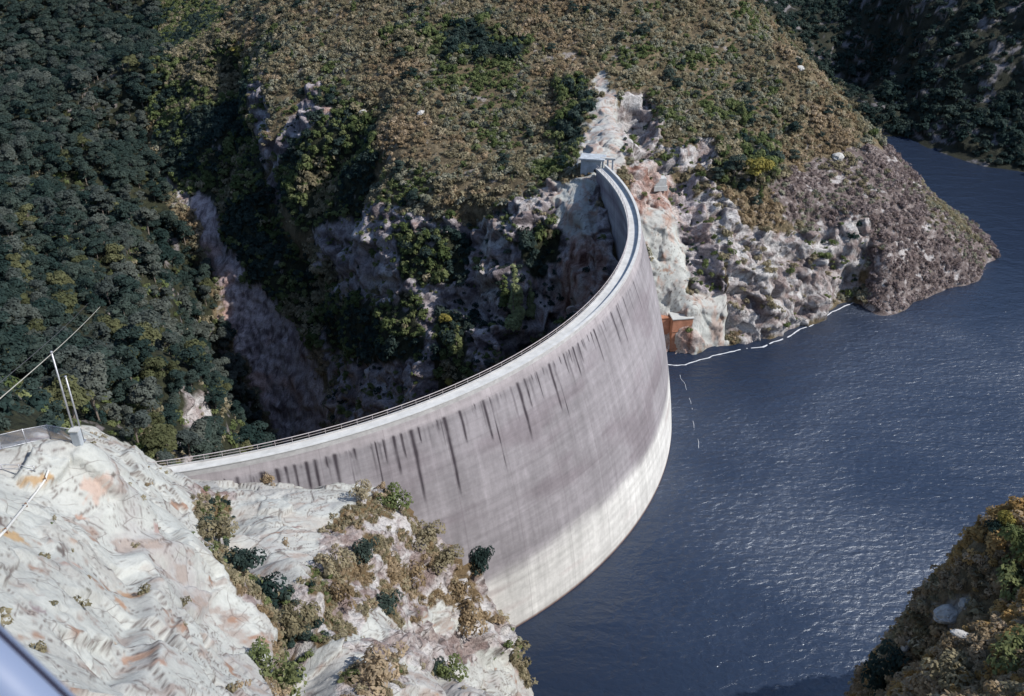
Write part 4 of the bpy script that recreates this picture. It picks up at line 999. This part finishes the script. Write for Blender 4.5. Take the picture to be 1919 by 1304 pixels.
# shrubs that can be picked out on the near outcrop and the knoll
NEARV = {}
for key, m_ in (('dark', L_DARK), ('green', L_GREEN), ('brown', L_BROWN), ('olive', L_OLIVE), ('yellow', L_YEL)):
    lb = shrub_lobes(rg, 9, 1.0, 0.9); v, f = leaf_cloud(rg, lb, 620, 0.13)
    tv, tf = [], []
    for c, r_ in lb[:7]:
        o = len(tv); a_, b_ = tube_data([(0, 0, -0.25), tuple(np.array(c)*0.5), tuple(c)], 0.035, 5, True, 0.012); tv += [tuple(x) for x in a_]; tf += [tuple(i+o for i in q) for q in b_]
    NEARV[key] = (np_mesh('foliage', v, f, m_), np_mesh('stem', tv, tf, M_BARK))
def near_shrub(px, py, wpx, hpx, key, label, name='shrub'):
    p = on(px, py); d = float((p-CAM)@_F); r_ = wpx/2*d/PF; h_ = hpx*d/PF
    fo, sm = NEARV[key]; e = empty(name, tuple(p)); e.scale = (r_, r_, h_/1.15); e.rotation_euler = (0, 0, float(RNG.random()*6.28))
    link('foliage', fo, e); link('stem', sm, e); return tag(e, label, 'shrub')
for a_ in [(906,1068,42,58,'dark','dark green shrub at the rock edge against the dam face'),
  (408,1012,62,56,'olive','olive shrub at the top of the dark gully in the white rock'),
  (450,1075,70,60,'dark','dark shrub in the middle of the gully below the olive shrub'),
  (505,1140,80,60,'dark','dark spreading shrub low in the gully of the near rock'),
  (560,1185,60,60,'olive','brownish shrub where the gully meets the heathy rock nose'),
  (515,1285,90,80,'green','large dark shrub low in the gully, near the bottom edge'),
  (480,1240,46,40,'green','small dark shrub just above the large gully shrub'),
  (703,1275,95,70,'brown','wide brown shrub on the white rock at the bottom centre'),
  (728,1150,56,50,'dark','dark green shrub between white boulders below the rock nose'),
  (850,1270,50,40,'green','small green shrub on the lower right of the near rock'),
  (815,1255,34,30,'dark','tiny dark shrub beside a crack low on the near rock'),
  (690,1045,44,46,'dark','dark shrub on the left part of the heathy nose'),
  (800,1020,52,46,'olive','olive shrub near the top right of the heathy nose'),
  (745,955,52,50,'green','green shrub on the crest of the rock nose'),
  (680,935,36,36,'olive','olive shrub on the left end of the nose crest'),
  (630,1080,50,56,'olive','olive shrub at the left edge of the heathy nose'),
  (640,1125,46,50,'brown','brown shrub below the olive shrub at the nose left edge'),
  (860,1120,52,46,'brown','brown shrub above the white cliff of the nose'),
  (880,1170,56,46,'brown','brown shrub lowest on the right edge of the nose'),
  (582,910,34,24,'yellow','small yellow bush on the berm against the dam'),
  (503,906,24,26,'brown','small rusty bush on the berm left of the yellow one'),
  (770,1080,56,40,'brown','round brown shrub in the centre of the heathy nose'),
  (835,1060,50,40,'olive','olive shrub right of the centre of the nose'),
  (1640,1290,80,75,'dark','dark green bush on the left foot of the knoll'),
  (1680,1265,70,66,'dark','smaller dark bush against the knoll left side'),
  (1858,1002,34,30,'dark','dark bush on the skyline of the knoll'),
  (1878,985,44,34,'yellow','pale yellow tuft on top of the knoll skyline'),
  (1905,1030,60,60,'green','green bush near the right end of the knoll skyline'),
  (1895,1115,80,60,'green','bright green bush on the right side of the knoll'),
  (1885,1250,90,70,'green','large green bush low on the right of the knoll'),
  (1770,1290,80,60,'olive','olive bush at the bottom of the knoll')]:
    near_shrub(*a_)

# ---------------------------------------------------------------- structures at the far abutment
def facing(p):                                              # rotation about Z that turns a box's -Y side to the viewer
    return math.atan2(-p[0], p[1])*1.0
def group_at(name, p, label, cat, rz=0.0):
    e = empty(name, tuple(p)); e.rotation_euler = (0, 0, rz); return tag(e, label, cat)
p = at_z(1106, 326, CZ-2.5)
e = group_at('abutment_block', p, 'bluish concrete block with pale roof slab at the far end of the crest', 'abutment', math.radians(-12))
box('wall', (0, 2.0, 1.2), (6.0, 4.0, 6.4), M_CONCB, e, bevel=0.05)
box('roof_slab', (0.4, 1.9, 4.66), (7.6, 5.2, 0.5), M_CONCB, e, bevel=0.06)
for k_ in range(3): box('pillar', (3.5+1.5*k_, 1.2, 2.2), (0.5, 0.6, 4.4), M_CONCB, e, bevel=0.04)
box('lintel', (5.1, 1.2, 4.75), (4.4, 0.8, 0.6), M_CONC, e, bevel=0.04)
dr_ = box('door', (1.6, -0.03, 0.4), (1.1, 0.10, 2.3), M_DARK, e); box('handle', (0.35, -0.08, 0), (0.06, 0.08, 0.25), M_STEEL, dr_)
p = on(1236, 352); e = group_at('concrete_plinth', p, 'small white concrete plinth on the red cut rock right of the crest', 'plinth', math.radians(8))
box('base', (0, 0.4, 0.2), (4.3, 3.6, 1.6), M_CONC, e, bevel=0.08); box('cap', (0, 0.4, 2.2), (3.6, 3.0, 2.4), M_CONC, e, bevel=0.08)
p = at_z(1273, 656, 0.0); rz = math.radians(8)
e = group_at('intake_block', p, 'rust stained concrete intake block standing in the water beside the dam', 'intake', rz)
box('main_block', (0, 4.0, 3.6), (6.4, 9.0, 14.8), M_RUSTC, e, bevel=0.12)
box('top_slab', (0.1, 4.0, 11.2), (6.8, 9.4, 0.35), M_CONC, e, bevel=0.06)
box('side_block', (-6.1, 5.6, 2.9), (5.7, 8.0, 15.0), M_RUSTC, e, bevel=0.12)
box('top_slab', (-6.1, 5.6, 10.6), (6.0, 8.3, 0.35), M_RUSTC, e, bevel=0.06)
for zz_ in (1.0, 4.0, 7.0): box('formwork_rib', (0, -0.56, zz_), (6.1, 0.14, 0.22), M_RUSTC, e)

# ---------------------------------------------------------------- fence, poles, cable with shadow line and pipes on the near slab
M_WIRE = flat_mat('fence_wire', (0.36, 0.40, 0.50), 0.5, 0, 1, 0.3)
def on_slab(px, py):
    for k_ in range(60):
        h_ = on(px, py+k_)
        if h_ is not None and np.linalg.norm(h_-CAM) < 104: return h_
    return h_
fpts = [on_slab(px, py) for px, py in ((-120, 872), (-60, 857), (4, 842), (50, 831), (95, 820), (142, 806))]
fe = empty('wire_fence', tuple(fpts[2])); tag(fe, 'grey chain-link fence along the top edge of the white slab', 'fence')
FO = Vector(fpts[2]); fl = [Vector(q)-FO for q in fpts]; FH = 1.55
for q in fl: mesh_obj('fence_post', *tube_data([q+Vector((0, 0, -0.4)), q+Vector((0, 0, FH+0.08))], 0.045, 6), M_STEEL, fe, True)
for h in (0.08, FH): mesh_obj('fence_rail', *tube_data([q+Vector((0, 0, h)) for q in fl], 0.035, 6), M_STEEL, fe, True)
wv_, wf_ = [], []
for a_, b_ in zip(fl[:-1], fl[1:]):
    L = (b_-a_).length; n_ = int((L+FH)/0.16)
    for sgn in (1, -1):
        for i in range(n_):
            u0 = i*0.16 - (FH if sgn > 0 else 0); p0, p1 = [u0, 0.1], [u0+sgn*FH, FH]
            if sgn < 0: p0 = [u0, 0.1]; p1 = [u0-FH, FH]
            # clip to the panel
            def clipu(p0, p1):
                d = [p1[0]-p0[0], p1[1]-p0[1]]; t0, t1 = 0.0, 1.0
                for lim, s_ in ((0.0, 1), (L, -1)):
                    c0 = s_*(p0[0]-lim); dc = s_*d[0]
                    if abs(dc) < 1e-9: continue
                    t = -c0/dc
                    if dc > 0: t0 = max(t0, t)
                    else: t1 = min(t1, t)
                return None if t1 <= t0 else ([p0[0]+d[0]*t0, p0[1]+d[1]*t0], [p0[0]+d[0]*t1, p0[1]+d[1]*t1])
            r_ = clipu(p0, p1)
            if r_ is None: continue
            q0, q1 = [a_ + (b_-a_)*(z_[0]/L) + Vector((0, 0, z_[1])) for z_ in r_]
            if (q1-q0).length < 0.05: continue
            o = len(wv_); v, f = tube_data([q0, q1], 0.011, 3, False); wv_ += v; wf_ += [tuple(x+o for x in y) for y in f]
tag(mesh_obj('wire_mesh', wv_, wf_, M_WIRE, fe), kind='stuff')
pb = Vector(fpts[5])
e = empty('tall_pole', tuple(pb)); tag(e, 'tallest thin grey pole at the corner of the fence', 'pole')
mesh_obj('shaft', *tube_data([(0.1, 0.1, -0.5), (0.1, 0.1, 9.6)], 0.095, 8, True, 0.08), M_STEEL, e, True); box('base_plate', (0.1, 0.1, 0.05), (0.45, 0.45, 0.08), M_STEEL, e)
mesh_obj('cap', *tube_data([(0.1, 0.1, 9.6), (0.1, 0.1, 9.75)], 0.12, 8), M_STEEL, e, True)
e = empty('short_pole', tuple(pb)); tag(e, 'shorter grey pole standing just right of the tallest pole', 'pole')
mesh_obj('shaft', *tube_data([(0.62, 0.3, -0.5), (0.62, 0.3, 7.0)], 0.09, 8, True, 0.075), M_STEEL, e, True); box('base_plate', (0.62, 0.3, 0.05), (0.4, 0.4, 0.08), M_STEEL, e)
mesh_obj('cap', *tube_data([(0.62, 0.3, 7.0), (0.62, 0.3, 7.1)], 0.11, 8), M_STEEL, e, True)
e = empty('fence_pier', tuple(pb + Vector((0.35, -0.2, 0)))); tag(e, 'squat grey concrete pier at the foot of the two poles', 'pier')
box('pier_body', (0, 0, 0.6), (0.75, 0.7, 2.0), M_CONCB, e, bevel=0.04); box('pier_cap', (0, 0, 1.65), (0.9, 0.85, 0.12), M_CONC, e, bevel=0.02)
def cable(name, A, Bp, sag, r, m_, label, n=40):
    A, Bp = Vector(A), Vector(Bp)
    pth = [A.lerp(Bp, i/n) - Vector((0, 0, sag*4*(i/n)*(1-i/n))) for i in range(n+1)]
    o = mesh_obj(name, *tube_data(pth, r, 6), m_, None, True); return tag(o, label, 'cable')
M_CABLE = flat_mat('cable_steel', (0.50, 0.48, 0.42), 0.5); M_SHADOWLINE = flat_mat('shadow_line_dark', (0.10, 0.10, 0.11), 0.6)
cable('steel_cable', CAB[0][0], CAB[0][1], 0.6, 0.055, M_CABLE, 'pale steel cable slanting across the left edge down to the near slope')
cable('shadow_line', CAB[1][0], CAB[1][1], 0.6, 0.035, M_SHADOWLINE, 'thin dark tube standing for the shadow line just above the pale steel cable')  # shadow line drawn as a dark tube
M_PIPE = flat_mat('pale_pipe', (0.58, 0.58, 0.56), 0.6, 0.2, 3.0); M_BRACK = flat_mat('rusty_bracket', (0.20, 0.12, 0.08), 0.8, 0.3, 4.0)
pp = [Vector(on(px, py)) + Vector((0, 0, 0.22)) for px, py in ((92, 884), (86, 902), (70, 925), (50, 950), (30, 975), (12, 998), (-10, 1020))]
e = empty('drain_pipe', tuple(pp[0])); tag(e, 'pale pipe running down the white slab at the left edge', 'pipe')
mesh_obj('pipe', *tube_data([q-pp[0] for q in pp], 0.10, 8), M_PIPE, e, True)
for q in (pp[1], pp[3], pp[5]): mesh_obj('bracket', *tube_data([q-pp[0]+Vector((0, 0, -0.5)), q-pp[0]+Vector((0, 0, 0.18))], 0.10, 6), M_BRACK, e)
hp = [Vector(on(px, py)) for px, py in ((-90, 878), (-40, 880), (5, 881), (38, 882), (66, 884))]
e = empty('guard_rail', tuple(hp[-1])); tag(e, 'low two-bar steel guard rail above the pipe on the slab', 'guard rail')
for h in (0.18, 0.62): mesh_obj('bar', *tube_data([q-hp[-1]+Vector((0, 0, h)) for q in hp], 0.035, 6), M_STEEL, e, True)
for q in hp: mesh_obj('post', *tube_data([q-hp[-1]+Vector((0, 0, -0.3)), q-hp[-1]+Vector((0, 0, 0.68))], 0.045, 6), M_STEEL, e, True)

# handrail of the lookout, close to the viewer at the lower left
M_BLUE = flat_mat('blue_grey_paint', (0.16, 0.20, 0.30), 0.45); M_NAVY = flat_mat('navy_strip', (0.018, 0.018, 0.035), 0.6)
ra, rb = Vector(at_t(-420, 884, 1.5)), Vector(at_t(330, 1600, 1.5))
e = empty('lookout_handrail', tuple(ra)); tag(e, 'blurred blue-grey lookout handrail crossing the bottom left corner', 'handrail')
mesh_obj('rail', *tube_data([(0, 0, 0), rb-ra], 0.062, 20), M_BLUE, e, True)
n_ = Vector(at_t(-420+0.69*56, 884-0.72*56, 1.5)) - ra
mesh_obj('edge_strip', *tube_data([n_, rb-ra+n_], 0.016, 10), M_NAVY, e, True)
for q in (Vector((0, 0, 0)), rb-ra): mesh_obj('post', *tube_data([q+Vector((0, 0, -0.06)), q+Vector((0, 0, -2.2))], 0.035, 10), M_BLUE, e, True)

# ---------------------------------------------------------------- foam line on the lake
M_FOAM = flat_mat('foam', (0.62, 0.64, 0.68), 0.8, 0.3, 2.0)
def foam(name, pts, w, label, gap=0.0, seed=1):
    rr_ = np.random.default_rng(seed); P = [at_z(x, y, 0.0) for x, y in pts]; Q = []
    for a_, b_ in zip(P[:-1], P[1:]):
        n = max(2, int(np.linalg.norm(b_-a_)/0.5))
        Q += [a_ + (b_-a_)*k_/n for k_ in range(n)]
    Q = np.array(Q); Q[:, :2] += 0.45*np.stack([fbm(Q, 5, 3, seed), fbm(Q, 5, 3, seed+3)], 1)*2
    wd = w*(0.55+0.9*np.abs(fbm(Q, 2.2, 3, seed+7))*1.6)
    if gap: wd *= (fbm(Q, 1.6, 2, seed+9) > gap)
    vs, fs = [], []
    for i, q in enumerate(Q):
        d = Q[min(i+1, len(Q)-1)]-Q[max(i-1, 0)]; nrm = np.array([-d[1], d[0], 0]); nrm /= np.linalg.norm(nrm)+1e-9
        vs += [q+nrm*wd[i]/2+[0, 0, 0.004], q+nrm*wd[i]*0.25+[0, 0, 0.05], q-nrm*wd[i]*0.25+[0, 0, 0.05], q-nrm*wd[i]/2+[0, 0, 0.004]]
    for i in range(len(Q)-1):
        if wd[i] > 0 and wd[i+1] > 0:
            for k_ in range(3): fs.append((i*4+k_, i*4+k_+1, i*4+5+k_, i*4+4+k_))
    return tag(mesh_obj(name, vs, fs, M_FOAM), label, 'foam')
foam('foam_line', [(1240,683),(1262,685),(1285,684),(1310,675),(1335,668),(1400,653),(1430,650),(1450,641),(1475,632),(1500,618),(1522,609),(1540,598),(1558,584),(1575,577),(1600,566)], 0.5, 'white foam line on the water along the far rocky shore', -0.42)
foam('foam_trail', [(1258,690),(1272,702),(1284,722),(1292,745),(1297,772),(1301,800),(1308,830),(1312,860)], 0.15, 'faint broken trail of foam leaving the dam corner across the lake', 0.06, 5)
